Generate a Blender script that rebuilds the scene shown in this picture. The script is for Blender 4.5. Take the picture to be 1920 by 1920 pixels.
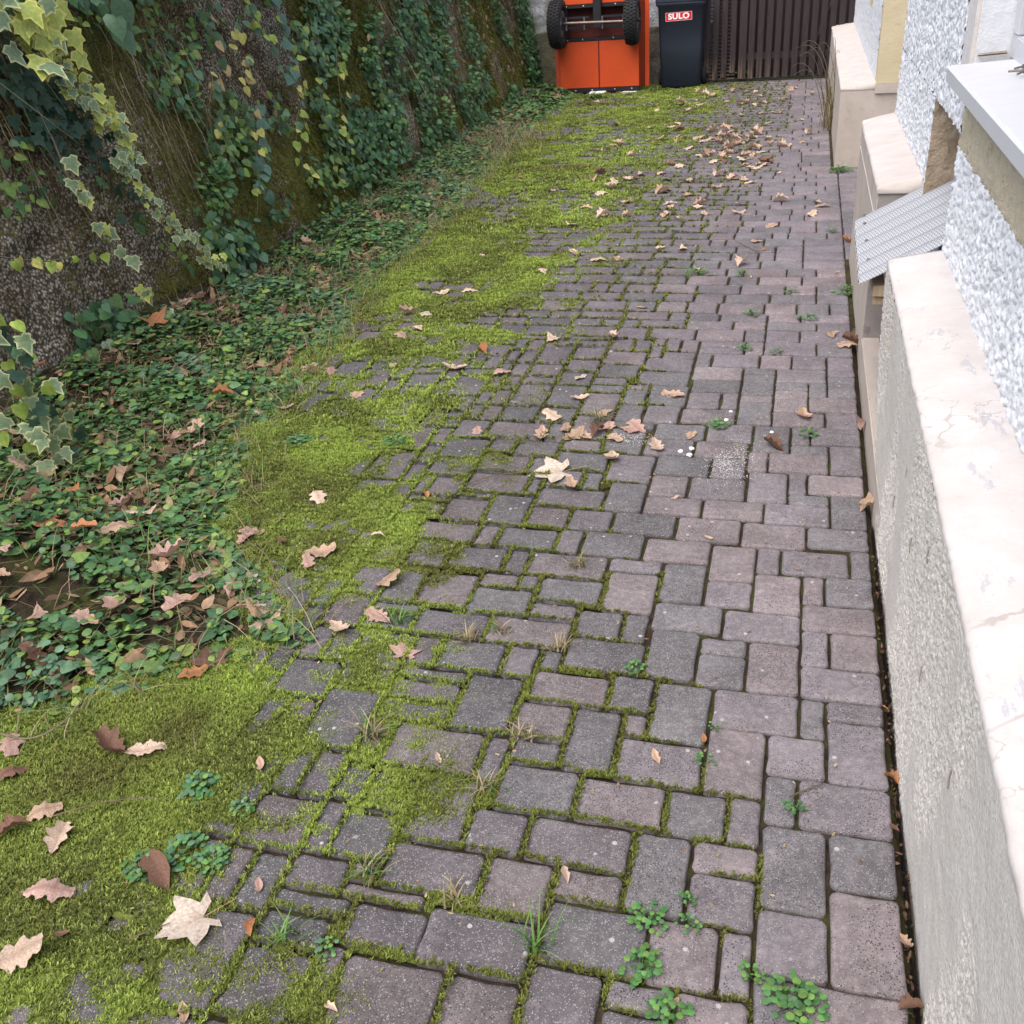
import bpy, math, random
import numpy as np
from mathutils import Matrix, Vector

random.seed(7)
rng = np.random.default_rng(7)
scene = bpy.context.scene
COL = scene.collection
for o in list(bpy.data.objects):
    bpy.data.objects.remove(o)

# ------------------------------------------------------------------ camera
FPX, HCAM = 1850.0, 1.6                       # focal length in photo pixels (1920 wide), eye height
_Y = np.array([570., 1110., -FPX]); _Y /= np.linalg.norm(_Y)
_X = np.array([7060., -490., FPX]); _X -= _Y * _X.dot(_Y); _X /= np.linalg.norm(_X)
_Z = np.cross(_X, _Y)
RC = np.array([_X, _Y, _Z])                   # camera -> world
CAM = np.array([0, 0, HCAM])
cd = bpy.data.cameras.new('camera')
cam = bpy.data.objects.new('camera', cd)
COL.objects.link(cam)
M = Matrix.Identity(4)
for i in range(3):
    for j in range(3):
        M[i][j] = RC[i, j]
    M[i][3] = CAM[i]
cam.matrix_world = M
cd.sensor_fit = 'HORIZONTAL'
cd.angle = 2 * math.atan(960 / FPX)
cd.clip_start, cd.clip_end = 0.05, 300
scene.camera = cam

# ------------------------------------------------------------------ sky, sun, exposure
SUN_EL, SUN_AZ = 62.0, -152.0                  # azimuth from +Y towards +X
w = bpy.data.worlds.new('World'); scene.world = w; w.use_nodes = True
wn, wl = w.node_tree.nodes, w.node_tree.links
sky = wn.new('ShaderNodeTexSky'); sky.sky_type = 'NISHITA'; sky.sun_disc = False
sky.sun_elevation = math.radians(SUN_EL); sky.sun_rotation = math.radians(SUN_AZ)
sky.air_density = 1.0; sky.dust_density = 4.0; sky.ozone_density = 1.0
wl.new(sky.outputs[0], wn['Background'].inputs['Color'])
wn['Background'].inputs['Strength'].default_value = 0.12
sd = bpy.data.lights.new('sun', 'SUN'); sd.energy = 1.5; sd.angle = math.radians(75); sd.color = (1, .975, .95)
so = bpy.data.objects.new('sun', sd); COL.objects.link(so)
el, az = math.radians(SUN_EL), math.radians(SUN_AZ)
sdir = Vector((math.sin(az) * math.cos(el), math.cos(az) * math.cos(el), math.sin(el)))
so.rotation_euler = sdir.to_track_quat('Z', 'Y').to_euler()
so.location = (0, 0, 8)
vs = scene.view_settings
vs.view_transform = 'Standard'; vs.look = 'None'; vs.gamma = 1; vs.use_curve_mapping = False
vs.exposure = 1.22
scene.cycles.max_bounces = 6; scene.cycles.diffuse_bounces = 3; scene.cycles.glossy_bounces = 2; scene.cycles.transmission_bounces = 3

# ------------------------------------------------------------------ survey helpers (photo pixel -> place)
def _ray(x, y): return RC @ np.array([x - 960., 960. - y, -FPX])
def gnd(x, y, z=0.0):
    d = _ray(x, y); return CAM + d * ((z - HCAM) / d[2])
def at_y(x, y, Y0):
    d = _ray(x, y); return CAM + d * (Y0 / d[1])
def at_x(x, y, X0):
    d = _ray(x, y); return CAM + d * (X0 / d[0])
WALL_X, WALL_T, WALL_S = -2.92, 0.19, 0.034                  # retaining wall: foot and batter (m per m)
def at_wall(x, y, off=0.0):
    d = _ray(x, y)                            # X = WALL_X - WALL_S*(y-4) - WALL_T*z + off
    t = (WALL_X + off - WALL_T * HCAM + 4 * WALL_S) / (d[0] + WALL_T * d[2] + WALL_S * d[1])
    return CAM + d * t
def wall_x(Y, Z): return WALL_X - WALL_S * (Y - 4) - WALL_T * Z

# ------------------------------------------------------------------ numeric noise
def _hash(ix, iy, s):
    n = (ix.astype(np.int64) * 374761393 + iy.astype(np.int64) * 668265263 + s * 1442695041) & 0x7fffffff
    n = (n ^ (n >> 13)) * 1274126177 & 0x7fffffff
    n = n ^ (n >> 16)
    return (n & 0xffff) / 65535.0
def vnoise(x, y, s=0):
    x = np.asarray(x, float); y = np.asarray(y, float)
    ix, iy = np.floor(x), np.floor(y); fx, fy = x - ix, y - iy
    fx = fx * fx * (3 - 2 * fx); fy = fy * fy * (3 - 2 * fy)
    a = _hash(ix, iy, s); b = _hash(ix + 1, iy, s); c = _hash(ix, iy + 1, s); d = _hash(ix + 1, iy + 1, s)
    return (a * (1 - fx) + b * fx) * (1 - fy) + (c * (1 - fx) + d * fx) * fy
def fbm(x, y, s=0, o=4):
    v, a, t = 0, .5, 0
    for k in range(o):
        v = v + a * vnoise(np.asarray(x) * 2 ** k, np.asarray(y) * 2 ** k, s + k * 17); t += a; a *= .5
    return v / t

# ------------------------------------------------------------------ object helpers
def tag(o, label=None, cat=None, group=None, kind=None):
    if label: o['label'] = label
    if cat: o['category'] = cat
    if group: o['group'] = group
    if kind: o['kind'] = kind
    return o
def empty(name, loc, label=None, cat=None, group=None):
    o = bpy.data.objects.new(name, None); COL.objects.link(o); o.location = loc; o.empty_display_size = .1
    return tag(o, label, cat, group)
def wloc(o):
    v = np.zeros(3)
    while o: v = v + np.array(o.location); o = o.parent
    return v
def fastmesh(name, V, F, tint=None, smooth=False):
    V = np.asarray(V, np.float32); F = np.asarray(F, np.int32)
    me = bpy.data.meshes.new(name)
    me.vertices.add(len(V)); me.vertices.foreach_set('co', V.ravel())
    n, k = F.shape
    me.loops.add(n * k); me.loops.foreach_set('vertex_index', F.ravel())
    me.polygons.add(n); me.polygons.foreach_set('loop_start', np.arange(0, n * k, k, dtype=np.int32))
    if tint is not None:
        a = me.attributes.new('tint', 'FLOAT_COLOR', 'POINT')
        c = np.ones((len(V), 4), np.float32); c[:, :3] = tint; a.data.foreach_set('color', c.ravel())
    if smooth: me.polygons.foreach_set('use_smooth', np.ones(n, bool))
    me.update(calc_edges=True); me.validate()
    return me
def link(name, me, mat, parent=None, origin=(0, 0, 0)):
    if mat is not None and not me.materials: me.materials.append(mat)
    o = bpy.data.objects.new(name, me); COL.objects.link(o)
    if parent is not None:
        o.parent = parent; o.location = np.array(origin) - wloc(parent)
    else: o.location = origin
    return o
def mk(name, V, F, mat, parent=None, origin=None, tint=None, smooth=False):
    """V in world coordinates; faces any size"""
    V = np.asarray(V, float)
    if origin is None: origin = (float(V[:, 0].mean()), float(V[:, 1].mean()), float(V[:, 2].min()))
    Vl = V - np.array(origin)
    if isinstance(F, np.ndarray): me = fastmesh(name, Vl, F, tint, smooth)
    else:
        me = bpy.data.meshes.new(name); me.from_pydata(Vl.tolist(), [], [list(map(int, f)) for f in F])
        if tint is not None:
            a = me.attributes.new('tint', 'FLOAT_COLOR', 'POINT')
            c = np.ones((len(V), 4), np.float32); c[:, :3] = tint; a.data.foreach_set('color', c.ravel())
        if smooth: me.polygons.foreach_set('use_smooth', np.ones(len(me.polygons), bool))
        me.update()
    return link(name, me, mat, parent, origin)
class MB:
    def __init__(s): s.V, s.F = [], []
    def add(s, V, F):
        n = len(s.V); s.V += [tuple(map(float, v)) for v in V]; s.F += [tuple(i + n for i in f) for f in F]; return s
    def box(s, x0, x1, y0, y1, z0, z1, b=0.0):
        if b <= 0:
            V = [(x, y, z) for x in (x0, x1) for y in (y0, y1) for z in (z0, z1)]
            return s.add(V, [(0, 1, 3, 2), (4, 6, 7, 5), (0, 4, 5, 1), (2, 3, 7, 6), (0, 2, 6, 4), (1, 5, 7, 3)])
        import bmesh
        bm = bmesh.new(); bmesh.ops.create_cube(bm, size=1)
        for v in bm.verts: v.co = Vector(((x0 + x1) / 2 + v.co.x * (x1 - x0), (y0 + y1) / 2 + v.co.y * (y1 - y0), (z0 + z1) / 2 + v.co.z * (z1 - z0)))
        bmesh.ops.bevel(bm, geom=bm.edges[:], offset=b, segments=2, affect='EDGES')
        bm.verts.index_update()
        s.add([v.co for v in bm.verts], [[v.index for v in f.verts] for f in bm.faces]); bm.free(); return s
    def tube(s, P, r, n=6, r1=None):
        P = [np.array(p, float) for p in P]; m = len(P); r1 = r if r1 is None else r1
        V = []; F = []
        for i, p in enumerate(P):
            t = P[min(i + 1, m - 1)] - P[max(i - 1, 0)]; t /= (np.linalg.norm(t) + 1e-9)
            u = np.cross(t, (0, 0, 1) if abs(t[2]) < .9 else (1, 0, 0)); u /= np.linalg.norm(u); v = np.cross(t, u)
            rr = r + (r1 - r) * i / max(1, m - 1)
            for k in range(n):
                a = 2 * math.pi * k / n; V.append(p + rr * (u * math.cos(a) + v * math.sin(a)))
        for i in range(m - 1):
            for k in range(n):
                F.append((i * n + k, i * n + (k + 1) % n, (i + 1) * n + (k + 1) % n, (i + 1) * n + k))
        F.append(tuple(range(n - 1, -1, -1))); F.append(tuple((m - 1) * n + k for k in range(n)))
        return s.add(V, F)
    def lathe(s, c, axis, prof, n=24):
        """prof list of (along, radius) about axis through c"""
        ax = np.array(axis, float); ax /= np.linalg.norm(ax)
        u = np.cross(ax, (0, 0, 1) if abs(ax[2]) < .9 else (1, 0, 0)); u /= np.linalg.norm(u); v = np.cross(ax, u)
        V, F = [], []
        for (a, r) in prof:
            for k in range(n):
                t = 2 * math.pi * k / n; V.append(np.array(c) + ax * a + r * (u * math.cos(t) + v * math.sin(t)))
        for i in range(len(prof) - 1):
            for k in range(n): F.append((i * n + k, i * n + (k + 1) % n, (i + 1) * n + (k + 1) % n, (i + 1) * n + k))
        return s.add(V, F)
    def prism_y(s, prof, y0, y1):
        """XZ profile extruded along Y"""
        n = len(prof); V = [(x, y0, z) for x, z in prof] + [(x, y1, z) for x, z in prof]
        F = [(k, (k + 1) % n, n + (k + 1) % n, n + k) for k in range(n)] + [tuple(range(n - 1, -1, -1)), tuple(range(n, 2 * n))]
        return s.add(V, F)
    def build(s, name, mat, parent=None, origin=None, smooth=False):
        return mk(name, s.V, s.F, mat, parent, origin, smooth=smooth)
def grid_faces(nu, nv):
    i = np.arange((nu - 1) * (nv - 1)); a = (i // (nv - 1)) * nv + i % (nv - 1)
    return np.stack([a, a + nv, a + nv + 1, a + 1], 1)

# ------------------------------------------------------------------ materials
def mat(name, rough=.8, spec=.3):
    m = bpy.data.materials.new(name); m.use_nodes = True
    n = m.node_tree.nodes; p = n['Principled BSDF']
    p.inputs['Roughness'].default_value = rough; p.inputs['Specular IOR Level'].default_value = spec
    return m, n, m.node_tree.links, p
def N(n, t, **kw):
    o = n.new(t)
    for k, v in kw.items():
        if k in o.inputs.keys(): o.inputs[k].default_value = v
        else: setattr(o, k, v)
    return o
def ramp(n, stops, interp='LINEAR'):
    r = n.new('ShaderNodeValToRGB'); e = r.color_ramp.elements; r.color_ramp.interpolation = interp
    while len(e) > 1: e.remove(e[-1])
    e[0].position = stops[0][0]; e[0].color = (*stops[0][1], 1)
    for p, c in stops[1:]:
        q = e.new(p); q.color = (*c, 1)
    return r
def mix(n, l, fac, a, b, mode='MIX'):
    m = n.new('ShaderNodeMix'); m.data_type = 'RGBA'; m.blend_type = mode
    for s, v in ((0, fac), (6, a), (7, b)):
        if hasattr(v, 'is_output'): l.new(v, m.inputs[s])
        elif s == 0: m.inputs[0].default_value = v
        else: m.inputs[s].default_value = (*v, 1)
    return m.outputs[2]
def noise(n, l, vec, scale, detail=4, rough=.55, dist=0):
    t = N(n, 'ShaderNodeTexNoise', Scale=scale, Detail=detail, Roughness=rough, Distortion=dist); l.new(vec, t.inputs['Vector']); return t.outputs['Fac']
def voro(n, l, vec, scale, feature='F1', out='Distance'):
    t = n.new('ShaderNodeTexVoronoi'); t.feature = feature; t.inputs['Scale'].default_value = scale; l.new(vec, t.inputs['Vector']); return t.outputs[out]
def bump(n, l, p, h, strength, dist, prev=None):
    b = N(n, 'ShaderNodeBump', Strength=strength, Distance=dist); l.new(h, b.inputs['Height'])
    if prev is not None: l.new(prev, b.inputs['Normal'])
    l.new(b.outputs[0], p.inputs['Normal']); return b.outputs[0]
def thr(n, l, v, lo, hi):
    m = n.new('ShaderNodeMapRange'); m.inputs['From Min'].default_value = lo; m.inputs['From Max'].default_value = hi; l.new(v, m.inputs['Value']); return m.outputs[0]
def pos(n): return n.new('ShaderNodeNewGeometry').outputs['Position']
def mul(n, l, a, b):
    m = n.new('ShaderNodeMath'); m.operation = 'MULTIPLY'
    for k, v in enumerate((a, b)):
        if hasattr(v, 'is_output'): l.new(v, m.inputs[k])
        else: m.inputs[k].default_value = v
    return m.outputs[0]

def m_paver():
    m, n, l, p = mat('paver_concrete', .85, .25); P = pos(n)
    at = N(n, 'ShaderNodeAttribute', attribute_name='tint')
    c = at.outputs['Color']
    c = mix(n, l, thr(n, l, noise(n, l, P, 9, 5), .3, .75), mix(n, l, 1, c, (.62, .62, .62), 'MULTIPLY'), c)
    c = mix(n, l, thr(n, l, noise(n, l, P, 1.7, 5, .65), .42, .66), mix(n, l, 1, c, (.78, .77, .76), 'MULTIPLY'), c)
    c = mix(n, l, mul(n, l, thr(n, l, noise(n, l, P, 5.5, 6, .75), .60, .72), .45), c, (.24, .23, .215))
    c = mix(n, l, thr(n, l, noise(n, l, P, 55, 4), .45, .7), c, mix(n, l, 1, c, (1.45, 1.42, 1.38), 'MULTIPLY'))
    v = n.new('ShaderNodeTexVoronoi'); v.inputs['Scale'].default_value = 330; l.new(P, v.inputs['Vector'])
    sep = n.new('ShaderNodeSeparateColor'); l.new(v.outputs['Color'], sep.inputs[0])
    pick = mul(n, l, thr(n, l, sep.outputs[0], .62, .86), thr(n, l, v.outputs['Distance'], .55, .35))
    c = mix(n, l, pick, c, mix(n, l, sep.outputs[1], (.19, .18, .185), (.31, .30, .305)))
    pick2 = mul(n, l, thr(n, l, sep.outputs[2], .80, .86), thr(n, l, v.outputs['Distance'], .55, .35))
    c = mix(n, l, pick2, c, (.035, .033, .036))
    v2 = n.new('ShaderNodeTexVoronoi'); v2.inputs['Scale'].default_value = 60; l.new(P, v2.inputs['Vector'])
    s2 = n.new('ShaderNodeSeparateColor'); l.new(v2.outputs['Color'], s2.inputs[0])
    big = mul(n, l, thr(n, l, s2.outputs[0], .978, .985), thr(n, l, v2.outputs['Distance'], .36, .24))
    c = mix(n, l, big, c, (.36, .345, .34))
    l.new(c, p.inputs['Base Color'])
    b = bump(n, l, p, v.outputs['Distance'], .45, .002)
    bump(n, l, p, noise(n, l, P, 38, 6, .7), .5, .006, b)
    return m
def m_soil():
    m, n, l, p = mat('soil', .95, .1); P = pos(n)
    r = ramp(n, [(.3, (.020, .015, .011)), (.6, (.050, .037, .026)), (.8, (.11, .085, .06))]); l.new(noise(n, l, P, 30, 8, .7), r.inputs[0])
    g = mix(n, l, thr(n, l, noise(n, l, P, 9, 6, .7), .47, .6), r.outputs[0], (.055, .058, .018))
    l.new(g, p.inputs['Base Color']); bump(n, l, p, noise(n, l, P, 70, 6, .7), 1, .01); return m
def m_tint(name, rough=.6, spec=.3, trans=.0, nz=0., bumpy=0):
    m, n, l, p = mat(name, rough, spec)
    at = N(n, 'ShaderNodeAttribute', attribute_name='tint'); c = at.outputs['Color']
    if nz:
        P = pos(n); c = mix(n, l, thr(n, l, noise(n, l, P, nz, 3), .3, .7), mix(n, l, 1, c, (.72, .74, .70), 'MULTIPLY'), mix(n, l, 1, c, (1.15, 1.12, 1.1), 'MULTIPLY'))
    l.new(c, p.inputs['Base Color'])
    if bumpy: bump(n, l, p, noise(n, l, pos(n), bumpy, 4, .7), .8, .006)
    if trans:
        t = n.new('ShaderNodeBsdfTranslucent'); l.new(c, t.inputs[0]); x = N(n, 'ShaderNodeMixShader'); x.inputs[0].default_value = trans
        l.new(p.outputs[0], x.inputs[1]); l.new(t.outputs[0], x.inputs[2]); l.new(x.outputs[0], n['Material Output'].inputs[0])
    return m
def m_dryleaf():
    m, n, l, p = mat('dry_leaf', .65, .25)
    oi = n.new('ShaderNodeObjectInfo'); tc = n.new('ShaderNodeTexCoord'); O = tc.outputs['Object']
    c = oi.outputs['Color']
    c = mix(n, l, thr(n, l, noise(n, l, O, 26, 5), .35, .72), c, mix(n, l, 1, c, (.62, .52, .45), 'MULTIPLY'))
    at = N(n, 'ShaderNodeAttribute', attribute_name='tint')
    c = mix(n, l, 1, c, at.outputs['Color'], 'MULTIPLY')
    sp = thr(n, l, noise(n, l, O, 130, 2), .70, .76)
    c = mix(n, l, sp, c, mix(n, l, 1, c, (.4, .32, .28), 'MULTIPLY'))
    l.new(c, p.inputs['Base Color']); bump(n, l, p, noise(n, l, O, 90, 4), .4, .003)
    t = n.new('ShaderNodeBsdfTranslucent'); l.new(c, t.inputs[0]); x = N(n, 'ShaderNodeMixShader'); x.inputs[0].default_value = .2
    l.new(p.outputs[0], x.inputs[1]); l.new(t.outputs[0], x.inputs[2]); l.new(x.outputs[0], n['Material Output'].inputs[0])
    return m
def m_wall():
    m, n, l, p = mat('pebbly_concrete', .95, .15); P = pos(n)
    v = n.new('ShaderNodeTexVoronoi'); v.inputs['Scale'].default_value = 75; l.new(P, v.inputs['Vector'])
    s = n.new('ShaderNodeSeparateColor'); l.new(v.outputs['Color'], s.inputs[0])
    peb = ramp(n, [(0, (.19, .155, .11)), (.35, (.31, .265, .20)), (.7, (.44, .39, .31)), (1, (.56, .51, .43))]); l.new(s.outputs[0], peb.inputs[0])
    c = mix(n, l, thr(n, l, v.outputs['Distance'], .32, .62), peb.outputs[0], (.085, .068, .048))
    stain = thr(n, l, noise(n, l, P, 2.6, 6, .65), .46, .62)
    c = mix(n, l, stain, c, mix(n, l, 1, c, (.42, .35, .26), 'MULTIPLY'))
    at = N(n, 'ShaderNodeAttribute', attribute_name='tint'); sm = n.new('ShaderNodeSeparateColor'); l.new(at.outputs['Color'], sm.inputs[0])
    ms = thr(n, l, noise(n, l, P, 34, 6, .75), .42, .58)
    md = n.new('ShaderNodeMath'); md.operation = 'ADD'; l.new(sm.outputs[0], md.inputs[0]); l.new(mul(n, l, ms, .8), md.inputs[1])
    mossc = ramp(n, [(.3, (.06, .052, .022)), (.5, (.13, .122, .032)), (.72, (.23, .235, .055))]); l.new(noise(n, l, P, 60, 5, .7), mossc.inputs[0])
    c = mix(n, l, thr(n, l, md.outputs[0], .75, 1.0), c, mossc.outputs[0])
    l.new(c, p.inputs['Base Color'])
    b = bump(n, l, p, v.outputs['Distance'], -.9, .008); bump(n, l, p, noise(n, l, P, 30, 6, .7), .9, .02, b); return m
def m_plaster(name, col, col2, sc=6, bsc=90, bs=.5, bd=.003, streak=None, rough=.9):
    m, n, l, p = mat(name, rough, .2); P = pos(n)
    c = mix(n, l, thr(n, l, noise(n, l, P, sc, 6, .6), .35, .7), col, col2)
    if streak is not None: c = mix(n, l, mul(n, l, thr(n, l, noise(n, l, P, 14, 6, .7), .56, .66), .6), c, streak)
    l.new(c, p.inputs['Base Color'])
    b = bump(n, l, p, noise(n, l, P, bsc, 5, .65), bs, bd)
    bump(n, l, p, noise(n, l, P, bsc * .12, 4, .6), .4, .012, b); return m
def m_roughplinth():
    m, n, l, p = mat('scraped_plaster', .95, .15); P = pos(n)
    v1 = noise(n, l, P, 170, 4, .65)
    c = mix(n, l, thr(n, l, v1, .32, .60), (.46, .435, .395), (.63, .605, .56))
    c = mix(n, l, mul(n, l, thr(n, l, noise(n, l, P, 3, 6, .65), .48, .75), .5), c, (.47, .42, .35))
    c = mix(n, l, mul(n, l, thr(n, l, noise(n, l, P, 70, 3), .68, .74), .6), c, (.30, .26, .21))
    l.new(c, p.inputs['Base Color']); bump(n, l, p, v1, .55, .006); return m
def m_plinthcap():
    m, n, l, p = mat('worn_cream_paint', .75, .25); P = pos(n)
    c = mix(n, l, thr(n, l, noise(n, l, P, 9, 6, .65), .35, .7), (.50, .465, .44), (.57, .54, .52))
    mp = n.new('ShaderNodeMapping'); mp.inputs['Scale'].default_value = (1.6, .55, 1); l.new(P, mp.inputs[0])
    worn = thr(n, l, noise(n, l, mp.outputs[0], 11, 7, .72), .60, .63)
    c = mix(n, l, mul(n, l, worn, .8), c, (.38, .38, .405))
    c = mix(n, l, mul(n, l, thr(n, l, noise(n, l, P, 2.5, 6, .7), .48, .72), .5), c, (.42, .37, .33))
    dist = noise(n, l, P, 12, 4); mx = n.new('ShaderNodeVectorMath'); mx.operation = 'ADD'; cb = n.new('ShaderNodeCombineXYZ'); l.new(mul(n, l, dist, .35), cb.inputs[0]); l.new(mul(n, l, dist, .25), cb.inputs[1])
    l.new(P, mx.inputs[0]); l.new(cb.outputs[0], mx.inputs[1])
    cr = voro(n, l, mx.outputs[0], 2.2, 'DISTANCE_TO_EDGE')
    crk = mul(n, l, thr(n, l, cr, .009, .003), thr(n, l, noise(n, l, P, 3.1, 2), .45, .55))
    c = mix(n, l, mul(n, l, crk, .42), c, (.24, .19, .15))
    c = mix(n, l, mul(n, l, thr(n, l, noise(n, l, P, 60, 3), .70, .74), .6), c, (.40, .34, .28))
    l.new(c, p.inputs['Base Color'])
    b = bump(n, l, p, worn, -.3, .003); bump(n, l, p, noise(n, l, P, 45, 5, .65), .35, .005, b); return m
def m_wood(name, dark, light, wear=None):
    m, n, l, p = mat(name, .75, .3); P = pos(n)
    mp = n.new('ShaderNodeMapping'); mp.inputs['Scale'].default_value = (14, 14, 1.0); l.new(P, mp.inputs[0])
    c = mix(n, l, thr(n, l, noise(n, l, mp.outputs[0], 5, 6, .65), .3, .7), dark, light)
    if wear is not None:
        s = n.new('ShaderNodeSeparateXYZ'); l.new(P, s.inputs[0])
        w_ = mul(n, l, thr(n, l, s.outputs[2], .30, .04), thr(n, l, noise(n, l, mp.outputs[0], 4, 5, .7), .44, .6))
        s2 = thr(n, l, s.outputs[0], .0, -.9)
        c = mix(n, l, mul(n, l, w_, s2), c, wear)
    l.new(c, p.inputs['Base Color']); bump(n, l, p, noise(n, l, mp.outputs[0], 9, 5), .4, .004); return m
def m_plain(name, col, rough=.5, spec=.4, metal=0, var=.25, sc=12, bs=.15):
    m, n, l, p = mat(name, rough, spec); P = pos(n)
    d = tuple(x * (1 - var) for x in col)
    l.new(mix(n, l, thr(n, l, noise(n, l, P, sc, 6, .65), .35, .7), col, d), p.inputs['Base Color'])
    p.inputs['Metallic'].default_value = metal
    r = n.new('ShaderNodeMapRange'); r.inputs['To Min'].default_value = rough * .85; r.inputs['To Max'].default_value = min(1, rough * 1.25)
    l.new(noise(n, l, P, sc * 2, 4), r.inputs['Value']); l.new(r.outputs[0], p.inputs['Roughness'])
    bump(n, l, p, noise(n, l, P, sc * 6, 4), bs, .003); return m
def m_roughcast():
    m, n, l, p = mat('white_roughcast', .9, .2); P = pos(n)
    c = mix(n, l, thr(n, l, noise(n, l, P, 45, 4), .3, .7), (.61, .63, .67), (.71, .725, .75))
    l.new(c, p.inputs['Base Color']); bump(n, l, p, noise(n, l, P, 130, 4, .6), .5, .005); return m
def m_lowwall():
    m, n, l, p = mat('old_render', .95, .15); P = pos(n)
    s = n.new('ShaderNodeSeparateXYZ'); l.new(P, s.inputs[0])
    c1 = mix(n, l, thr(n, l, noise(n, l, P, 50, 5), .35, .65), (.10, .09, .075), (.22, .20, .165))
    c2 = mix(n, l, thr(n, l, noise(n, l, P, 60, 5), .35, .65), (.34, .36, .40), (.62, .63, .66))
    c = mix(n, l, thr(n, l, s.outputs[2], .63, .65), c1, c2)
    g = mul(n, l, thr(n, l, s.outputs[0], -2.3, -2.9), thr(n, l, noise(n, l, P, 5, 6), .38, .6))
    c = mix(n, l, mul(n, l, g, .8), c, (.16, .16, .07))
    l.new(c, p.inputs['Base Color']); bump(n, l, p, noise(n, l, P, 60, 5, .7), 1, .02); return m
def m_sheet():
    m, n, l, p = mat('corrugated_plastic', .35, .5)
    tc = n.new('ShaderNodeTexCoord'); at = N(n, 'ShaderNodeAttribute', attribute_name='tint')
    sp = n.new('ShaderNodeSeparateColor'); l.new(at.outputs['Color'], sp.inputs[0])
    def lines(a, b):
        s = n.new('ShaderNodeMath'); s.operation = 'ADD'; l.new(mul(n, l, sp.outputs[0], a), s.inputs[0]); l.new(mul(n, l, sp.outputs[1], b), s.inputs[1])
        f = n.new('ShaderNodeMath'); f.operation = 'PINGPONG'; f.inputs[1].default_value = .5; l.new(s.outputs[0], f.inputs[0]); return thr(n, l, f.outputs[0], .10, .20)
    k = mul(n, l, lines(60, 60), lines(60, -60))
    c = mix(n, l, k, (.56, .58, .62), (.20, .21, .235)); l.new(c, p.inputs['Base Color'])
    t = n.new('ShaderNodeBsdfTranslucent'); t.inputs[0].default_value = (.45, .46, .49, 1); x = N(n, 'ShaderNodeMixShader'); x.inputs[0].default_value = .3
    l.new(p.outputs[0], x.inputs[1]); l.new(t.outputs[0], x.inputs[2]); l.new(x.outputs[0], n['Material Output'].inputs[0]); return m

MT = dict(
    paver=m_paver(), soil=m_soil(), moss=m_tint('moss', .85, .15, .25), mossbase=m_tint('moss_cushion', .95, .1, 0, 60, 120),
    leaf=m_tint('green_leaf', .45, .4, .25, 70), grass=m_tint('grass_blade', .6, .3, .25), litter=m_tint('leaf_litter', .8, .2, .1, 60),
    dry=m_dryleaf(), stem=m_plain('stem', (.16, .12, .075), .8, .2, var=.5, sc=30), vine=m_plain('vine_stem', (.20, .17, .11), .75, .2, var=.5, sc=30),
    wall=m_wall(), rough=m_roughcast(), plinth=m_roughplinth(), cap=m_plinthcap(),
    beige=m_plaster('beige_plaster', (.42, .36, .31), (.50, .44, .39), 5, 60, .35, .004, (.36, .30, .25)),
    beigetop=m_plaster('beige_plaster_top', (.46, .41, .375), (.54, .495, .465), 9, 50, .4, .004, (.50, .45, .41)),
    yellow=m_plaster('cream_yellow_plaster', (.52, .44, .28), (.58, .50, .34), 5, 70, .5, .006, (.55, .45, .29)),
    apron=m_plaster('rough_cream_plaster', (.58, .50, .36), (.68, .60, .46), 60, 110, 1, .010, (.40, .30, .19)),
    niche=m_plaster('bare_brown_plaster', (.33, .26, .19), (.43, .35, .26), 12, 22, .9, .02, (.26, .20, .14)),
    greyend=m_plaster('grey_plaster', (.27, .245, .23), (.34, .31, .29), 12, 60, .4, .005, (.16, .13, .11)),
    white=m_plain('white_paint', (.56, .565, .59), .4, .4, var=.05), border=m_plaster('white_border', (.60, .565, .55), (.66, .63, .62), 20, 80, .6, .005),
    glass=m_plain('window_glass', (.05, .06, .07), .08, .6, var=.1),
    gate=m_wood('dark_stained_wood', (.022, .016, .017), (.046, .034, .036), (.20, .14, .09)),
    gateback=m_wood('shed_boards', (.016, .010, .010), (.032, .020, .019)),
    batten=m_wood('weathered_batten', (.33, .24, .15), (.46, .36, .25)),
    orange=m_plain('orange_paint', (.62, .078, .018), .42, .4, var=.13, sc=6, bs=.05), orangeside=m_plain('orange_side_paint', (.44, .075, .035), .4, .4, var=.15, sc=6, bs=.05),
    redin=m_plain('dull_red_paint', (.12, .022, .018), .6, .3, var=.4), black=m_plain('black_steel', (.018, .018, .022), .5, .4, var=.3),
    rubber=m_plain('tyre_rubber', (.028, .028, .030), .85, .2, var=.4, sc=20), rim=m_plain('grey_rim', (.13, .13, .135), .5, .4, var=.3), steel=m_plain('dull_steel', (.25, .22, .20), .45, .4, .6, var=.4, sc=30),
    bolt=m_plain('bolt_head', (.6, .58, .56), .4, .5, .3, var=.1), bin=m_plain('bin_plastic', (.020, .026, .042), .48, .4, var=.18, sc=9, bs=.1),
    red=m_plain('red_sticker', (.62, .018, .025), .4, .4, var=.05), lett=m_plain('white_print', (.85, .83, .85), .5, .3, var=.03),
    membrane=m_plain('black_membrane', (.008, .009, .012), .35, .5, var=.3, sc=40), chalk=m_plain('white_chalk', (.82, .82, .84), .9, .2, var=.06, sc=40), lowwall=m_lowwall(), sheet=m_sheet(),
)

# ================================================================== GROUND
gV = np.array([(-60, -40, -.075), (60, -40, -.075), (60, 60, -.075), (-60, 60, -.075)], float)
tag(mk('ground', gV, [(0, 1, 2, 3)], MT['soil'], origin=(0, 0, -.075)), kind='structure')

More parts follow.
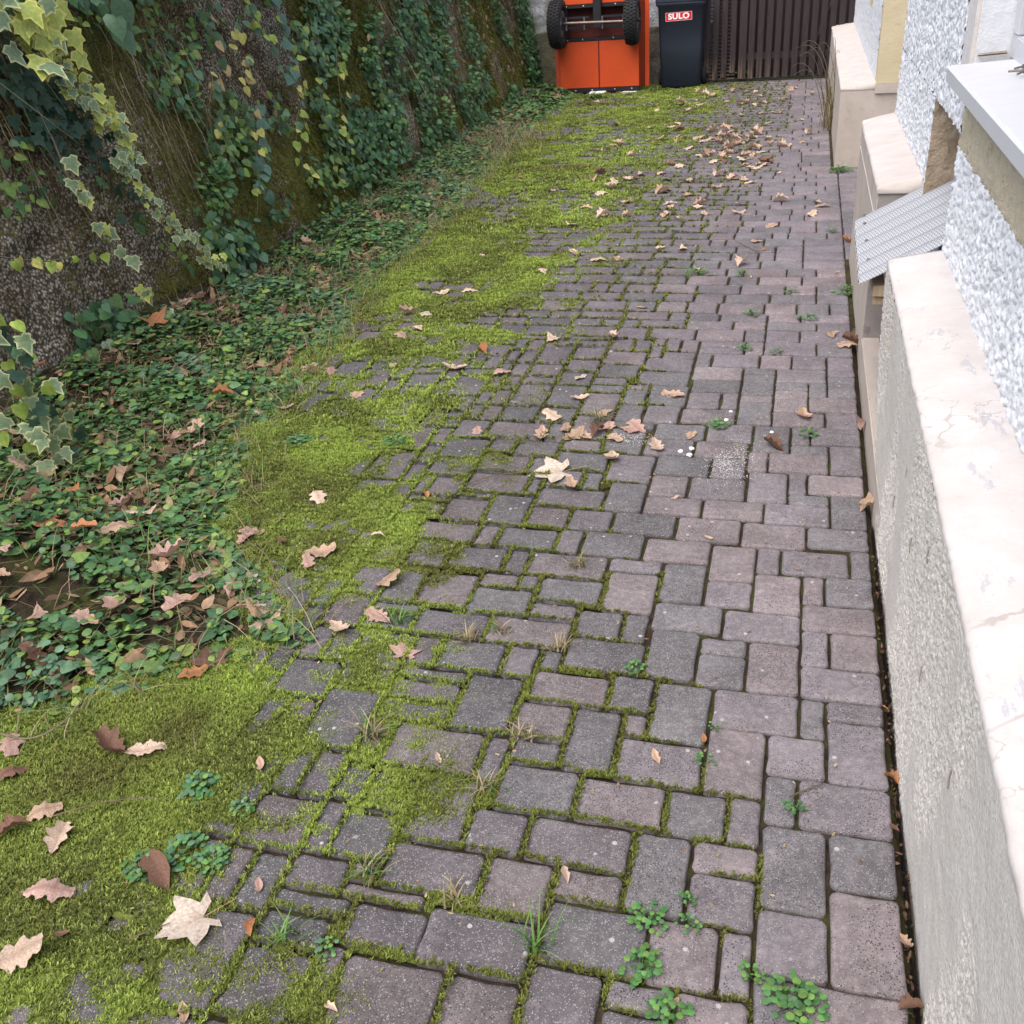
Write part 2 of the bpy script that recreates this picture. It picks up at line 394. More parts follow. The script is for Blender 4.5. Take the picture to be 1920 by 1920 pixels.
# ---- brick layout, surveyed near the camera, then laid on in the same three formats
def _A(x, y): return gnd(640 + x / 3, 1280 + y / 3)
def _B(x, y): return gnd(1200 + x / 3, 1280 + y / 3)
def _D(x, y): return gnd(700 + x / 3, 640 + y / 3)
def _E(x, y): return gnd(1200 + x / 3, 640 + y / 3)
SURVEY = []
def sv(f, *q):
    for a in q:
        p0, p1 = f(a[0], a[1]), f(a[2], a[3])
        SURVEY.append((min(p0[0], p1[0]), max(p0[0], p1[0]), min(p0[1], p1[1]), max(p0[1], p1[1])))
sv(_B, (1060, 860, 1465, 1195), (1080, 1180, 1525, 1755), (690, 815, 1065, 1310), (665, 1265, 1075, 1680), (875, 560, 1435, 875), (700, 545, 875, 815), (1060, 225, 1415, 605),
   (735, 305, 1060, 560), (1055, 110, 1390, 235), (895, 95, 1050, 320), (425, 45, 890, 295), (85, 15, 415, 325), (365, 275, 715, 640), (-110, 310, 360, 580), (505, 640, 690, 915),
   (160, 585, 510, 890), (-335, 530, 160, 815), (310, 900, 675, 1075), (290, 1070, 665, 1400), (-40, 850, 265, 1300), (80, 1370, 425, 1745), (445, 1400, 655, 1780),
   (640, 1640, 880, 2080), (885, 1670, 1545, 2080), (205, 1730, 635, 2060))
sv(_A, (1155, 1260, 1690, 1620), (1480, 1650, 1880, 1830), (1050, 1590, 1430, 1980), (590, 1690, 1010, 2020), (490, 1300, 1080, 1690), (50, 1600, 590, 1990), (140, 1230, 575, 1590),
   (820, 1020, 1185, 1330), (1205, 1075, 1570, 1250), (290, 920, 845, 1250), (1080, 760, 1625, 1080), (735, 720, 1120, 990), (440, 540, 785, 920), (65, 765, 375, 1000), (900, 460, 1345, 735),
   (330, 270, 750, 510), (750, 305, 930, 520), (945, 335, 1220, 460), (1255, 155, 1585, 490), (1600, 185, 1750, 300), (1000, 120, 1290, 330), (760, -60, 1000, 270), (1080, -60, 1480, 130),
   (1510, -40, 1790, 180), (240, 510, 520, 720), (80, 1070, 275, 1370), (-60, 1390, 130, 1530))
sv(_D, (1100, 1680, 1505, 1850), (1550, 1635, 1810, 1905), (760, 1710, 945, 1900), (430, 1700, 790, 1880), (940, 1740, 1090, 1850), (725, 1555, 1120, 1730), (1150, 1520, 1390, 1670),
   (1410, 1530, 1535, 1690), (1570, 1470, 1950, 1640), (900, 1480, 1160, 1570), (1330, 1305, 1590, 1530), (1600, 1250, 1860, 1470), (935, 1340, 1310, 1490), (570, 1380, 925, 1530),
   (300, 1520, 560, 1650), (835, 1320, 955, 1390), (600, 1310, 835, 1385), (350, 1290, 590, 1490), (890, 1190, 1240, 1340), (1390, 1230, 1620, 1300), (1245, 1230, 1370, 1360),
   (1535, 1110, 1890, 1250), (760, 1180, 880, 1300), (440, 1160, 780, 1290), (270, 1130, 435, 1290), (1190, 1075, 1540, 1210), (1050, 1060, 1180, 1190), (720, 1050, 1060, 1170),
   (605, 1040, 720, 1140), (310, 1010, 600, 1120), (1360, 970, 1690, 1100), (1120, 950, 1345, 1060), (890, 935, 1110, 1045), (695, 860, 915, 1040), (450, 885, 690, 1010), (960, 825, 1290, 940),
   (1300, 790, 1510, 950), (1510, 860, 1850, 980), (1550, 755, 1765, 865), (1340, 635, 1570, 795), (1080, 625, 1360, 720), (1220, 735, 1310, 830), (550, 740, 785, 890), (375, 770, 550, 870),
   (640, 640, 820, 740), (360, 665, 610, 760), (1300, 550, 1500, 630), (690, 460, 925, 550), (810, 560, 990, 640), (1100, 565, 1290, 630), (700, 545, 800, 625))
sv(_E, (905, 1475, 1350, 1650), (905, 1640, 1050, 1820), (1055, 1650, 1370, 1840), (905, 1820, 1390, 2030), (610, 1700, 900, 2000), (300, 1760, 600, 1960), (335, 1670, 600, 1755), (475, 1510, 900, 1710),
   (1045, 1330, 1335, 1485), (910, 1320, 1045, 1470), (640, 1305, 905, 1540), (355, 1340, 615, 1500), (380, 1140, 640, 1340), (790, 1170, 1180, 1325), (1185, 1185, 1320, 1330), (660, 1160, 780, 1300),
   (570, 1030, 925, 1165), (930, 1050, 1320, 1185), (205, 990, 560, 1130), (350, 885, 690, 1015), (700, 910, 1055, 1045), (1060, 865, 1310, 1050), (830, 860, 1060, 920), (940, 750, 1295, 865),
   (835, 745, 940, 860), (605, 735, 830, 905), (255, 770, 590, 895), (725, 640, 1055, 745), (615, 625, 720, 735), (400, 660, 610, 765), (70, 640, 395, 755), (840, 585, 1055, 635), (1060, 590, 1290, 750),
   (640, 475, 835, 625), (840, 485, 960, 580), (960, 490, 1270, 585), (320, 565, 615, 660), (5, 545, 310, 640), (125, 465, 370, 545), (370, 468, 630, 560), (1055, 400, 1270, 490), (745, 395, 1050, 480),
   (555, 340, 750, 470), (245, 375, 545, 460), (60, 365, 250, 455), (755, 275, 955, 395), (955, 315, 1255, 400), (565, 300, 755, 340), (460, 290, 560, 375), (275, 290, 460, 375), (85, 250, 275, 365),
   (960, 235, 1055, 315), (1055, 195, 1250, 315), (765, 228, 955, 272), (770, 160, 1045, 230), (1045, 92, 1235, 192), (580, 185, 765, 300), (290, 215, 575, 290), (300, 140, 580, 215), (580, 150, 765, 185),
   (20, 170, 295, 245), (60, 100, 310, 170), (860, 90, 1040, 155), (675, 85, 860, 155), (410, 75, 675, 150), (320, 75, 410, 140))
RES = .01
GX0, GX1, GY0, GY1 = -3.30, .285, .2, 12.98
nx, ny = int(round((GX1 - GX0) / RES)), int(round((GY1 - GY0) / RES))
occ = np.zeros((nx, ny), bool)
def cells(a): return int(round((a[0] - GX0) / RES)), int(round((a[1] - GX0) / RES)), int(round((a[2] - GY0) / RES)), int(round((a[3] - GY0) / RES))
# the house wing's corner block juts into the paving
occ[max(0, int((.245 - GX0) / RES)):, int((7.98 - GY0) / RES):] = True
BR = []
for a in SURVEY:
    a = list(a); a[1] = min(a[1], .282)
    x0, x1, y0, y1 = cells(a); x0 = max(0, x0); y0 = max(0, y0); x1 = min(nx, x1); y1 = min(ny, y1)
    for _ in range(6):                        # trim what overlaps a neighbour
        sub = occ[x0:x1, y0:y1]
        if sub.size == 0 or not sub.any(): break
        e = [sub[0].mean(), sub[-1].mean(), sub[:, 0].mean(), sub[:, -1].mean()]
        k = int(np.argmax(e))
        if k == 0: x0 += 1
        elif k == 1: x1 -= 1
        elif k == 2: y0 += 1
        else: y1 -= 1
    if x1 - x0 < 5 or y1 - y0 < 4 or occ[x0:x1, y0:y1].mean() > .15: continue
    occ[x0:x1, y0:y1] = True
    BR.append((GX0 + x0 * RES, GX0 + x1 * RES, GY0 + y0 * RES, GY0 + y1 * RES))

def grow(k, lim):
    x0, x1, y0, y1 = cells(BR[k]); lo = (x0, x1, y0, y1)
    while x0 > 0 and lo[0] - x0 < lim and not occ[x0 - 1, y0:y1].any(): occ[x0 - 1, y0:y1] = True; x0 -= 1
    while x1 < nx and x1 - lo[1] < lim and not occ[x1, y0:y1].any(): occ[x1, y0:y1] = True; x1 += 1
    while y0 > 0 and lo[2] - y0 < lim and not occ[x0:x1, y0 - 1].any(): occ[x0:x1, y0 - 1] = True; y0 -= 1
    while y1 < ny and y1 - lo[3] < lim and not occ[x0:x1, y1].any(): occ[x0:x1, y1] = True; y1 += 1
    BR[k] = (GX0 + x0 * RES, GX0 + x1 * RES, GY0 + y0 * RES, GY0 + y1 * RES)
for r_ in (1, 1):
    for k in range(len(BR)): grow(k, r_)
FORM = [(22, 15), (15, 15), (22, 15), (15, 22), (15, 8), (8, 15), (22, 15), (15, 15)]
# beyond the surveyed part the stones lie in plain courses across the drive
yy = 4.30
while yy < GY1 - .06:
    hh = random.choice((.145, .145, .145, .15, .11)); j0 = int(round((yy - GY0) / RES)); j1 = min(ny, int(round((yy + hh - GY0) / RES)))
    if ny - j1 < 6: j1 = ny
    i = nx
    while i > 0:
        a = random.choice((22, 22, 22, 15, 15, 9))
        if i - a < 8: a = i
        x1 = i
        if not occ[max(0, i - a):i, j0:j1].any():
            occ[i - a:i, j0:j1] = True; BR.append((GX0 + (i - a) * RES, GX0 + i * RES, GY0 + j0 * RES, GY0 + j1 * RES)); i -= a
        else: i -= 1
    yy += hh
for j in range(ny):
    i = nx - 1
    while i >= 0:
        if occ[i, j]: i -= 1; continue
        fw = 0
        while i - fw >= 0 and not occ[i - fw, j] and fw < 30: fw += 1
        opts = FORM[:]; random.shuffle(opts)
        if j < 425 and random.random() < .3: opts.insert(0, (15, 22))
        done = False
        for (a, b) in opts:
            if a > fw: continue
            if fw - a in (1, 2, 3, 4, 5): a = fw if fw <= 26 else a
            if j + b > ny or occ[i - a + 1:i + 1, j:j + b].any(): continue
            done = True; break
        if not done:
            a = min(fw, 22); b = 1
            while b < 15 and j + b < ny and not occ[i - a + 1:i + 1, j + b].any(): b += 1
        if a >= 5 and b >= 4:
            occ[i - a + 1:i + 1, j:j + b] = True
            BR.append((GX0 + (i - a + 1) * RES, GX0 + (i + 1) * RES, GY0 + j * RES, GY0 + (j + b) * RES))
        i -= a

for r_ in (1, 1, 1):
    for k in range(len(BR)): grow(k, r_)
yy = 5.60                                       # the bay between house and wing is paved too
while yy < 7.96:
    h2 = min(.145, 7.985 - yy); xx = .280
    while xx < .70: a = random.choice((.15, .22)); BR.append((xx, min(xx + a, .735), yy, yy + h2)); xx += a
    yy += h2

# ---- where the moss grows (fields over the ground)
def poly_x(pts):
    g = np.array([gnd(*p)[:2] for p in pts]); g = g[np.argsort(g[:, 1])]
    return lambda Y: np.interp(Y, g[:, 1], g[:, 0])
XB = poly_x([(440, 1920), (560, 1750), (650, 1560), (690, 1400), (730, 1230), (780, 1060), (830, 900), (880, 780), (970, 640), (1060, 530), (1140, 430), (1210, 340), (1290, 250), (1340, 190), (1345, 160)])
XJ = poly_x([(1400, 1920), (1420, 1650), (1330, 1350), (1260, 1150), (1150, 980), (1230, 800), (1310, 600), (1400, 420), (1460, 300), (1500, 200), (1500, 160)])
XV = poly_x([(0, 1330), (250, 1240), (470, 1190), (330, 1010), (375, 830), (560, 640), (640, 530), (800, 400), (880, 310), (960, 240), (1045, 185)])
def moss_m(X, Y):
    d = XB(Y) - X                                # metres inside the mossy side
    base = np.clip(.5 + d * .6, 0, .79) + .34 * np.clip((d - .15) * 2, 0, 1) * np.clip((2.2 - Y) * 1.5, 0, 1)
    nz = fbm(X * 4.2, Y * 4.2, 3, 4) * .6 + fbm(X * 17, Y * 17, 9, 3) * .4
    far = -np.clip((Y - 4.5) / 4, 0, 1) * .10
    return base + (nz - .5) * 2.9 * np.clip(.62 + d * .9, .28, 1) + far
brick_mask = np.zeros((nx, ny), bool)
for b in BR:
    x0, x1, y0, y1 = cells(b)
    brick_mask[x0 + 1:x1, y0 + 1:y1] = True
def on_brick(X, Y):
    i = np.clip(((X - GX0) / RES).astype(int), 0, nx - 1); j = np.clip(((Y - GY0) / RES).astype(int), 0, ny - 1)
    return brick_mask[i, j]
def moss_h(X, Y):
    """height of moss above the paver tops (negative = none)"""
    m = moss_m(X, Y)
    jm = np.clip((XJ(Y) - X) * 1.2 + .55, 0, 1) * (.45 + fbm(X * 7, Y * 7, 31, 3) * .9)
    h_b = (m - .62) * .022
    h_j = np.maximum((m - .36) * .024, (jm - .46) * .024 - .006)
    ob = on_brick(X, Y)
    h = np.where(ob, h_b, h_j)
    h = np.minimum(h, .0105)
    h = np.where(X < XV(Y) - .35, np.minimum(h, .004), h)
    return h

# ---- pavers
def brick_geom(b, k):
    x0, x1, y0, y1 = b; g = .0035 + .0018 * random.random()
    if (x0 + x1) / 2 < -.15: g += .0018
    x0 += g; x1 -= g; y0 += g; y1 -= g
    cx, cy = (x0 + x1) / 2, (y0 + y1) / 2; hx, hy = (x1 - x0) / 2, (y1 - y0) / 2
    rc = min(.013, hx * .4, hy * .4); out = []
    def j(s): return random.uniform(-s, s)
    for (sx, sy) in ((-1, -1), (1, -1), (1, 1), (-1, 1)):
        c = (sx * (hx - rc), sy * (hy - rc))
        a0 = math.atan2(sy, sx)
        for da in (-.62, 0, .62):
            a = a0 + da; out.append((c[0] + rc * 1.15 * math.cos(a) + j(.0010), c[1] + rc * 1.15 * math.sin(a) + j(.0010)))
        nxt = {(-1, -1): (0, -hy), (1, -1): (hx, 0), (1, 1): (0, hy), (-1, 1): (-hx, 0)}[(sx, sy)]
        out.append((nxt[0] + j(.0016) + (0 if nxt[0] else j(min(.02, hx * .25))), nxt[1] + j(.0016) + (0 if nxt[1] else j(min(.02, hy * .25)))))
    n = len(out); V = []
    tx, ty, dz = random.gauss(0, .007), random.gauss(0, .007), random.gauss(0, .0010)
    for (zz, ins) in ((-.055, -.0005), (-.0085, 0), (-.0030, .0019), (-.0006, .0065), (.0003, .0125)):
        for (px, py) in out:
            L = math.hypot(px, py); s = (L - ins) / L
            V.append((cx + px * s, cy + py * s, zz + dz + px * tx + py * ty))
    V.append((cx, cy, dz + random.gauss(.0004, .0005)))
    F = []
    for r in range(4):
        for q in range(n): F.append((r * n + q, r * n + (q + 1) % n, (r + 1) * n + (q + 1) % n, (r + 1) * n + q))
    for q in range(n): F.append((4 * n + q, 4 * n + (q + 1) % n, 5 * n))
    # colour of the stone itself: pinkish or grey batch, darker where the algae sits on the mossy side
    d = cx - float(XB(np.array(cy)))
    dirt = min(1, max(0, d / 1.1)); pk = random.random()
    grey = np.array([.140, .136, .139]); pink = np.array([.186, .160, .162]); lil = np.array([.164, .149, .157])
    c = grey if pk < .34 else (lil if pk < .74 else pink)
    c = c * random.uniform(.86, 1.14)
    c = c * (.62 + .38 * dirt) * 1.17
    hs_ = min(1, max(0, (cx + .75) / .7)); c = c * (1 + .12 * hs_) + np.array([.012, .007, .012]) * hs_
    if cy > 4: c = c * .92 + np.array([.012, .006, .012])
    return np.array(V), F, c
BR.sort(key=lambda b: -((b[1] - b[0]) * (b[3] - b[2]) / (((b[0] + b[1]) / 2 * 1.0) ** 2 + ((b[2] + b[3]) / 2) ** 2 + 2.5) ** 1.5
                       * (1 if (b[0] + b[1]) / 2 > float(XB(np.array((b[2] + b[3]) / 2))) - .25 and (b[2] + b[3]) / 2 > .85 else .02)))
paving_base = mk('paving', [(GX0, GY0 - .1, -.05), (GX1 + .01, GY0 - .1, -.05), (GX1 + .01, GY1 + .02, -.05), (GX0, GY1 + .02, -.05)], [(0, 1, 2, 3)], MT['soil'], origin=(-1, 5, -.05))
tag(paving_base, kind='structure')
rV, rF, rT = [], [], []; cnt = 0
for k, b in enumerate(BR):
    V, F, c = brick_geom(b, k)
    if k < 300:
        o = mk('paver', V, F, MT['paver'], paving_base, origin=((b[0] + b[1]) / 2, (b[2] + b[3]) / 2, 0), tint=np.tile(c, (len(V), 1)), smooth=True)
    else:
        n0 = cnt; rV.append(V); cnt += len(V)
        for f in F: rF.append(tuple(i + n0 for i in f))
        rT.append(np.tile(c, (len(V), 1)))
tag(mk('distant_pavers', np.concatenate(rV), rF, MT['paver'], paving_base, origin=(-1, 5, 0), tint=np.concatenate(rT), smooth=True), kind='stuff')
# joint earth: a lumpy sheet just under the paver shoulders
gx = np.arange(GX0 - .1, .72, .022); gy = np.arange(GY0 - .1, GY1 + .03, .022)
XX, YY = np.meshgrid(gx, gy, indexing='ij')
ZZ = -.0115 + .010 * (fbm(XX * 40, YY * 40, 5, 2) - .5) - .03 * (XX > .2825) * (YY < 4.5)
V = np.stack([XX, YY, ZZ], 2).reshape(-1, 3)
tag(mk('joint_earth', V, grid_faces(*XX.shape), MT['soil'], paving_base, origin=(-1, 5, 0), smooth=True), kind='stuff')

# ================================================================== MOSS (stuff)
def tuft_mesh(P, size, cols, blades, spread=.9, up=.6, wid=.28, tipmul=1.35, normals=None):
    n = len(P); k = blades
    az_ = rng.random((n, k)) * 2 * math.pi; tilt = spread * (.35 + .65 * rng.random((n, k)))
    L = size[:, None] * (.6 + .7 * rng.random((n, k)))
    d = np.stack([np.cos(az_) * tilt, np.sin(az_) * tilt, np.full_like(az_, up) * (.5 + rng.random((n, k)))], 2)
    if normals is not None:
        d = np.stack([np.cos(az_) * tilt * normals[1] + up * normals[0], np.sin(az_) * tilt, -np.abs(np.cos(az_)) * .6 + .2 * np.sin(az_ * 3)], 2)
    d /= np.linalg.norm(d, axis=2, keepdims=True)
    sd_ = np.stack([-np.sin(az_), np.cos(az_), np.zeros_like(az_)], 2)
    base = P[:, None, :] + rng.normal(0, 1, (n, k, 3)) * np.array([1, 1, .15]) * size[:, None, None] * .35
    a = base - sd_ * (L * wid)[..., None]; b = base + sd_ * (L * wid)[..., None]; t = base + d * L[..., None]
    V = np.stack([a, b, t], 2).reshape(-1, 3)
    F = np.arange(n * k * 3).reshape(-1, 3)
    c = np.repeat(cols[:, None, :], k, 1) * (.75 + .5 * rng.random((n, k, 1)))
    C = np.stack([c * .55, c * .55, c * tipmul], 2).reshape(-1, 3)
    return V, F, C
def moss_cols(X, Y, n):
    a = np.array([.245, .325, .060]); b = np.array([.125, .150, .038]); y = np.array([.42, .50, .12])
    t = np.clip(fbm(X * 6, Y * 6, 51, 4) * 2.6 - .75, 0, 1)[:, None]; u = (rng.random(n) < .22)[:, None]
    c = b * (1 - t) + a * t
    c = np.where(u, c * .4 + y * .6, c)
    br = np.clip(fbm(X * 2.6 + 7, Y * 2.6, 57, 4) * 5 - 2.75, 0, 1)[:, None] * .42
    c = c * (1 - br) + np.array([.13, .115, .04]) * br
    jf = np.clip((X - XB(Y)) * 2.2 + .15, 0, 1)[:, None] * .62         # the joint moss is another, browner olive kind
    return c * (1 - jf) + np.array([.105, .105, .022]) * (.6 + .8 * rng.random((n, 1))) * jf
def cushion(x0, x1, y0, y1, r):
    gx = np.arange(x0, x1, r); gy = np.arange(y0, y1, r); X, Y = np.meshgrid(gx, gy, indexing='ij')
    h = moss_h(X, Y); Z = h + .0035 * (fbm(X * 60, Y * 60, 71, 2) - .5)
    V = np.stack([X, Y, Z - .003], 2).reshape(-1, 3); F = grid_faces(*X.shape)
    keep = (h.reshape(-1)[F] > -.002).all(1)
    F = F[keep]; used = np.unique(F); mp = -np.ones(len(V), int); mp[used] = np.arange(len(used))
    return V[used], mp[F]
mv, mf, off = [], [], 0
for a in ((-2.2, .25, .75, 3.2, .010), (-3.3, .25, 3.2, 6.2, .016), (-3.4, .2, 6.2, 12.95, .03)):
    V, F = cushion(*a); mv.append(V); mf.append(F + off); off += len(V)
V = np.concatenate(mv); F = np.concatenate(mf)
C = moss_cols(V[:, 0], V[:, 1], len(V)) * .55
tag(mk('moss_carpet', V, F, MT['mossbase'], origin=(-1.5, 5, 0), tint=C, smooth=True), 'low dark cushions of moss spreading over the paving', 'moss', kind='stuff')
tv, tf, tc_, off = [], [], [], 0
for (x0, x1, y0, y1, n, s, k) in ((-2.2, .25, .75, 3.2, 250000, .0074, 5), (-3.3, .2, 3.2, 6.2, 150000, .0115, 4), (-3.4, .15, 6.2, 12.95, 150000, .016, 4)):
    X = rng.uniform(x0, x1, n); Y = rng.uniform(y0, y1, n); h = moss_h(X, Y); ok = h > -.0035
    X, Y, h = X[ok], Y[ok], h[ok]
    V, F, C = tuft_mesh(np.stack([X, Y, h - .002], 1), s * (.6 + .7 * rng.random(len(X))), moss_cols(X, Y, len(X)), k)
    tv.append(V); tf.append(F + off); tc_.append(C); off += len(V)
tag(mk('moss_shoots', np.concatenate(tv), np.concatenate(tf), MT['moss'], origin=(-1.5, 5, 0), tint=np.concatenate(tc_)), 'bright yellow green feathery moss across the left of the paving', 'moss', kind='stuff')
print('moss tris', sum(len(f) for f in tf))

# ================================================================== HOUSE
house = empty('house', (.46, 2.0, 0), 'white roughcast house with cream trim and pale stepped plinth along the paving', 'house')
def chipmap(nu, nv, step, n, rad):
    H = np.zeros((nu, nv)); w_ = max(1, int(math.ceil(rad * 1.6 / step)))
    cu = rng.uniform(0, nu, n); cv = rng.uniform(0, nv, n); hh = rng.uniform(.35, 1, n); aa = rng.uniform(0, math.pi, n)
    for q in range(n):
        i0, j0 = int(cu[q]), int(cv[q]); ia, ib = max(0, i0 - w_), min(nu, i0 + w_ + 1); ja, jb = max(0, j0 - w_), min(nv, j0 + w_ + 1)
        uu = (np.arange(ia, ib) - cu[q])[:, None] * step; vv = (np.arange(ja, jb) - cv[q])[None, :] * step
        ca, sa = math.cos(aa[q]), math.sin(aa[q]); p = (uu * ca + vv * sa) / (rad * 1.5); r = (-uu * sa + vv * ca) / (rad * .85)
        H[ia:ib, ja:jb] = np.maximum(H[ia:ib, ja:jb], hh[q] * np.clip(1.05 - (p * p + r * r), 0, 1))
    return H
def rough_panel(x, y0, y1, z0, z1, step, amp=.012, chips=6500, hole=None):
    """roughcast facing -X: thrown chips heaped on a wall plane"""
    nu, nv = max(2, int((y1 - y0) / step)), max(2, int((z1 - z0) / step))
    H = chipmap(nu, nv, step, int(chips * (y1 - y0) * (z1 - z0)), .0105)
    uy = np.linspace(y0, y1, nu); vz = np.linspace(z0, z1, nv); Yg, Zg = np.meshgrid(uy, vz, indexing='ij')
    Xg = x - H * amp - .004 * fbm(Yg * 9, Zg * 9, 12, 3)
    edge = .003 * (rng.random((nu, nv)) - .5)
    V = np.stack([Xg, Yg + edge, Zg + edge], 2).reshape(-1, 3); F = grid_faces(nu, nv)[:, ::-1]
    return V, F
def wobble_cap(y0, y1, xo, zo, xi, zi, th, seed, step=.02):
    """sloping ledge with a slightly chipped arris"""
    ys = np.arange(y0, y1 + 1e-6, step); n = len(ys); P = []
    e = .006 * (fbm(ys * 9, ys * 0, seed, 4) - .5) + .004 * (fbm(ys * 60, ys * 0, seed + 3, 2) - .5)
    prof = [(xo + .004, zo - th, 1), (xo, zo - .012, 1), (xo + .003, zo - .004, 1), (xo + .012, zo, .5), ((xo + xi) / 2, (zo + zi) / 2 + .002, .2), (xi - .01, zi, 0), (xi, zi + .004, 0), (xi, zo - th, 0)]
    for (x, z, k) in prof: P.append(np.stack([x - e * k, ys, z + e * k * .7 + .002 * (fbm(ys * 4, ys * 0 + x * 30, seed + 5, 3) - .5)], 1))
    m = len(P); V = np.concatenate(P); F = []
    for a in range(m - 1):
        for i in range(n - 1): F.append((a * n + i, a * n + i + 1, (a + 1) * n + i + 1, (a + 1) * n + i))
    F.append(tuple(a * n for a in range(m))); F.append(tuple(a * n + n - 1 for a in range(m - 1, -1, -1)))
    return V, F
# near plinth: rough face (fine grid so the arris undulates) with a slanting lower far corner
nu, nv = 760, 190
yb = np.interp(np.linspace(-.05, .65, nv), [-.05, .10, .19, .39, .66], [2.70, 2.93, 3.05, 3.25, 3.285])
U, W = np.meshgrid(np.linspace(0, 1, nu), np.arange(nv), indexing='ij')
Zg = np.linspace(-.06, .648, nv)[W]; Yg = .35 + (yb[W] - .35) * U
trowel = np.clip((fbm(Yg * 3.2, Zg * 2.0, 47, 3) - .56) * 9, 0, 1)          # smeared smooth by the trowel
grain = chipmap(nu, nv, .0038, 30000, .0045) * (1 - .92 * trowel)
Xg = .303 - .010 * (Zg / .65) + .012 * (fbm(Yg * 3, Zg * 3, 41, 3) - .5) + .003 * (fbm(Yg * 30, Zg * 30, 44, 3) - .5) - .0048 * grain - .0025 * trowel
V = np.stack([Xg, Yg, Zg], 2).reshape(-1, 3); F = [tuple(f) for f in grid_faces(nu, nv)[:, ::-1]]
n0 = len(V); back = [( .47, yb[k], Zg[0, k]) for k in range(nv)]
V = np.concatenate([V, back])
for k in range(nv - 1): F.append(((nu - 1) * nv + k, (nu - 1) * nv + k + 1, n0 + k + 1, n0 + k))
MB().box(.303, .47, -1.2, .349, -.06, .632).build('plinth', MT['plinth'], house)
mk('plinth', V, F, MT['plinth'], house, smooth=True)['label'] = 'rough scraped grey plinth face of the nearest wall'
V, F = wobble_cap(-1.2, 3.285, .290, .662, .475, .690, .03, 5)
mk('plinth_ledge', V, F, MT['cap'], house, smooth=True)['label'] = 'wide pale worn and cracked ledge of the nearest plinth'
for (ya, za) in ((1.98, .40), (1.62, .33), (1.75, .52), (1.25, .42), (2.35, .30), (2.2, .47)):
    q = np.array([.2935, ya, za]); MB().tube([q + (0, .003, .018), q + (-.0015, 0, 0), q + (0, -.002, -.018)], .0025, 5, .0015).build('plaster_scar', MT['greyend'], house)
# low kerb of the cellar window and the far, smooth plinth
MB().box(.297, .37, 2.62, 4.078, -.06, .108, .006).build('kerb', MT['beige'], house)
MB().prism_y([(.300, -.06), (.298, .690), (.47, .690), (.47, -.06)], 4.083, 5.58).build('smooth_plinth', MT['beige'], house)
MB().box(.302, .468, 4.078, 4.0825, -.055, .685).build('plinth_end', MT['greyend'], house)
V, F = wobble_cap(4.07, 5.59, .292, .708, .475, .742, .025, 15)
mk('smooth_plinth_ledge', V, F, MT['beigetop'], house, smooth=True)
MB().box(.2955, .2985, 4.1, 5.55, .585, .590).build('scored_line', MT['beigetop'], house)
# roughcast panels
V, F = rough_panel(.46, -.2, 3.30, .686, .995, .0045); mk('roughcast_panel', V, F, MT['rough'], house, smooth=True)['label'] = 'white roughcast below the window'
V, F = rough_panel(.46, 3.49, 5.60, 1.03, 1.95, .0065); mk('roughcast_panel', V, F, MT['rough'], house, smooth=True)
V, F = rough_panel(.46, 3.985, 5.60, .735, 1.03, .0055); mk('roughcast_panel', V, F, MT['rough'], house, smooth=True)
V, F = rough_panel(.46, 3.28, 3.49, 1.03, 1.19, .006); mk('roughcast_panel', V, F, MT['rough'], house, smooth=True)
V, F = rough_panel(.46, 3.28, 3.30, .686, .995, .005); V[:, 0] += .001
MB().box(.463, .60, -1.2, 3.31, .60, 1.17).build('wall', MT['apron'], house)
MB().box(.463, .80, 4.0, 5.60, .60, 3.7).build('wall', MT['rough'], house)
MB().box(.463, .80, 3.32, 4.0, 1.03, 3.7).build('wall', MT['rough'], house)
MB().box(.463, .80, -1.2, 3.32, 2.35, 3.7).build('wall', MT['rough'], house)
MB().box(.80, 1.0, -1.2, 5.6, 0, 3.7).build('wall', MT['niche'], house)
# cellar niche
ng = 30; a = np.linspace(0, 1, ng); U, W = np.meshgrid(a, a, indexing='ij')
V = np.stack([.449 + .14 * U, 3.988 - .012 * fbm(U * 5, W * 9, 3, 4), .66 + .375 * W], 2).reshape(-1, 3); mk('niche_side', V, grid_faces(ng, ng), MT['niche'], house, smooth=True)
V = np.stack([.55 - .012 * fbm(U * 9, W * 9, 8, 4), 3.25 + .75 * U, 0 + 1.03 * W], 2).reshape(-1, 3); mk('niche_back', V, grid_faces(ng, ng)[:, ::-1], MT['niche'], house, smooth=True)
# cream apron, sill, window
ng = 160; U, W = np.meshgrid(np.linspace(-.2, 3.315, 300), np.linspace(.985, 1.18, 30), indexing='ij')
V = np.stack([.456 - .010 * fbm(U * 60, W * 60, 22, 3) + .006 * fbm(U * 6, W * 6, 23, 2), U, W], 2).reshape(-1, 3); mk('apron', V, grid_faces(300, 30)[:, ::-1], MT['apron'], house, smooth=True)['label'] = 'pitted cream band under the window sill'
win = empty('window', (.56, 2.0, 1.2)); win.parent = house; win.location = (.10, 0, 1.2)
MB().prism_y([(.385, 1.180), (.385, 1.214), (.392, 1.220), (.60, 1.232), (.60, 1.18)], .2, 3.235).build('sill', MT['white'], win)
MB().box(.553, .60, .5, 3.315, 1.226, 1.285, .004).build('frame_rail', MT['white'], win)
MB().box(.553, .60, 3.245, 3.315, 1.286, 2.30, .004).build('frame_post', MT['white'], win)
MB().box(.553, .60, .5, 3.315, 2.301, 2.36, .004).build('frame_rail', MT['white'], win)
MB().box(.572, .582, .5, 3.243, 1.287, 2.30).build('pane', MT['glass'], win)
MB().tube([(.47, 3.306, 1.236), (.545, 3.306, 1.240)], .0045, 6).build('sill_rod', MT['steel'], win)
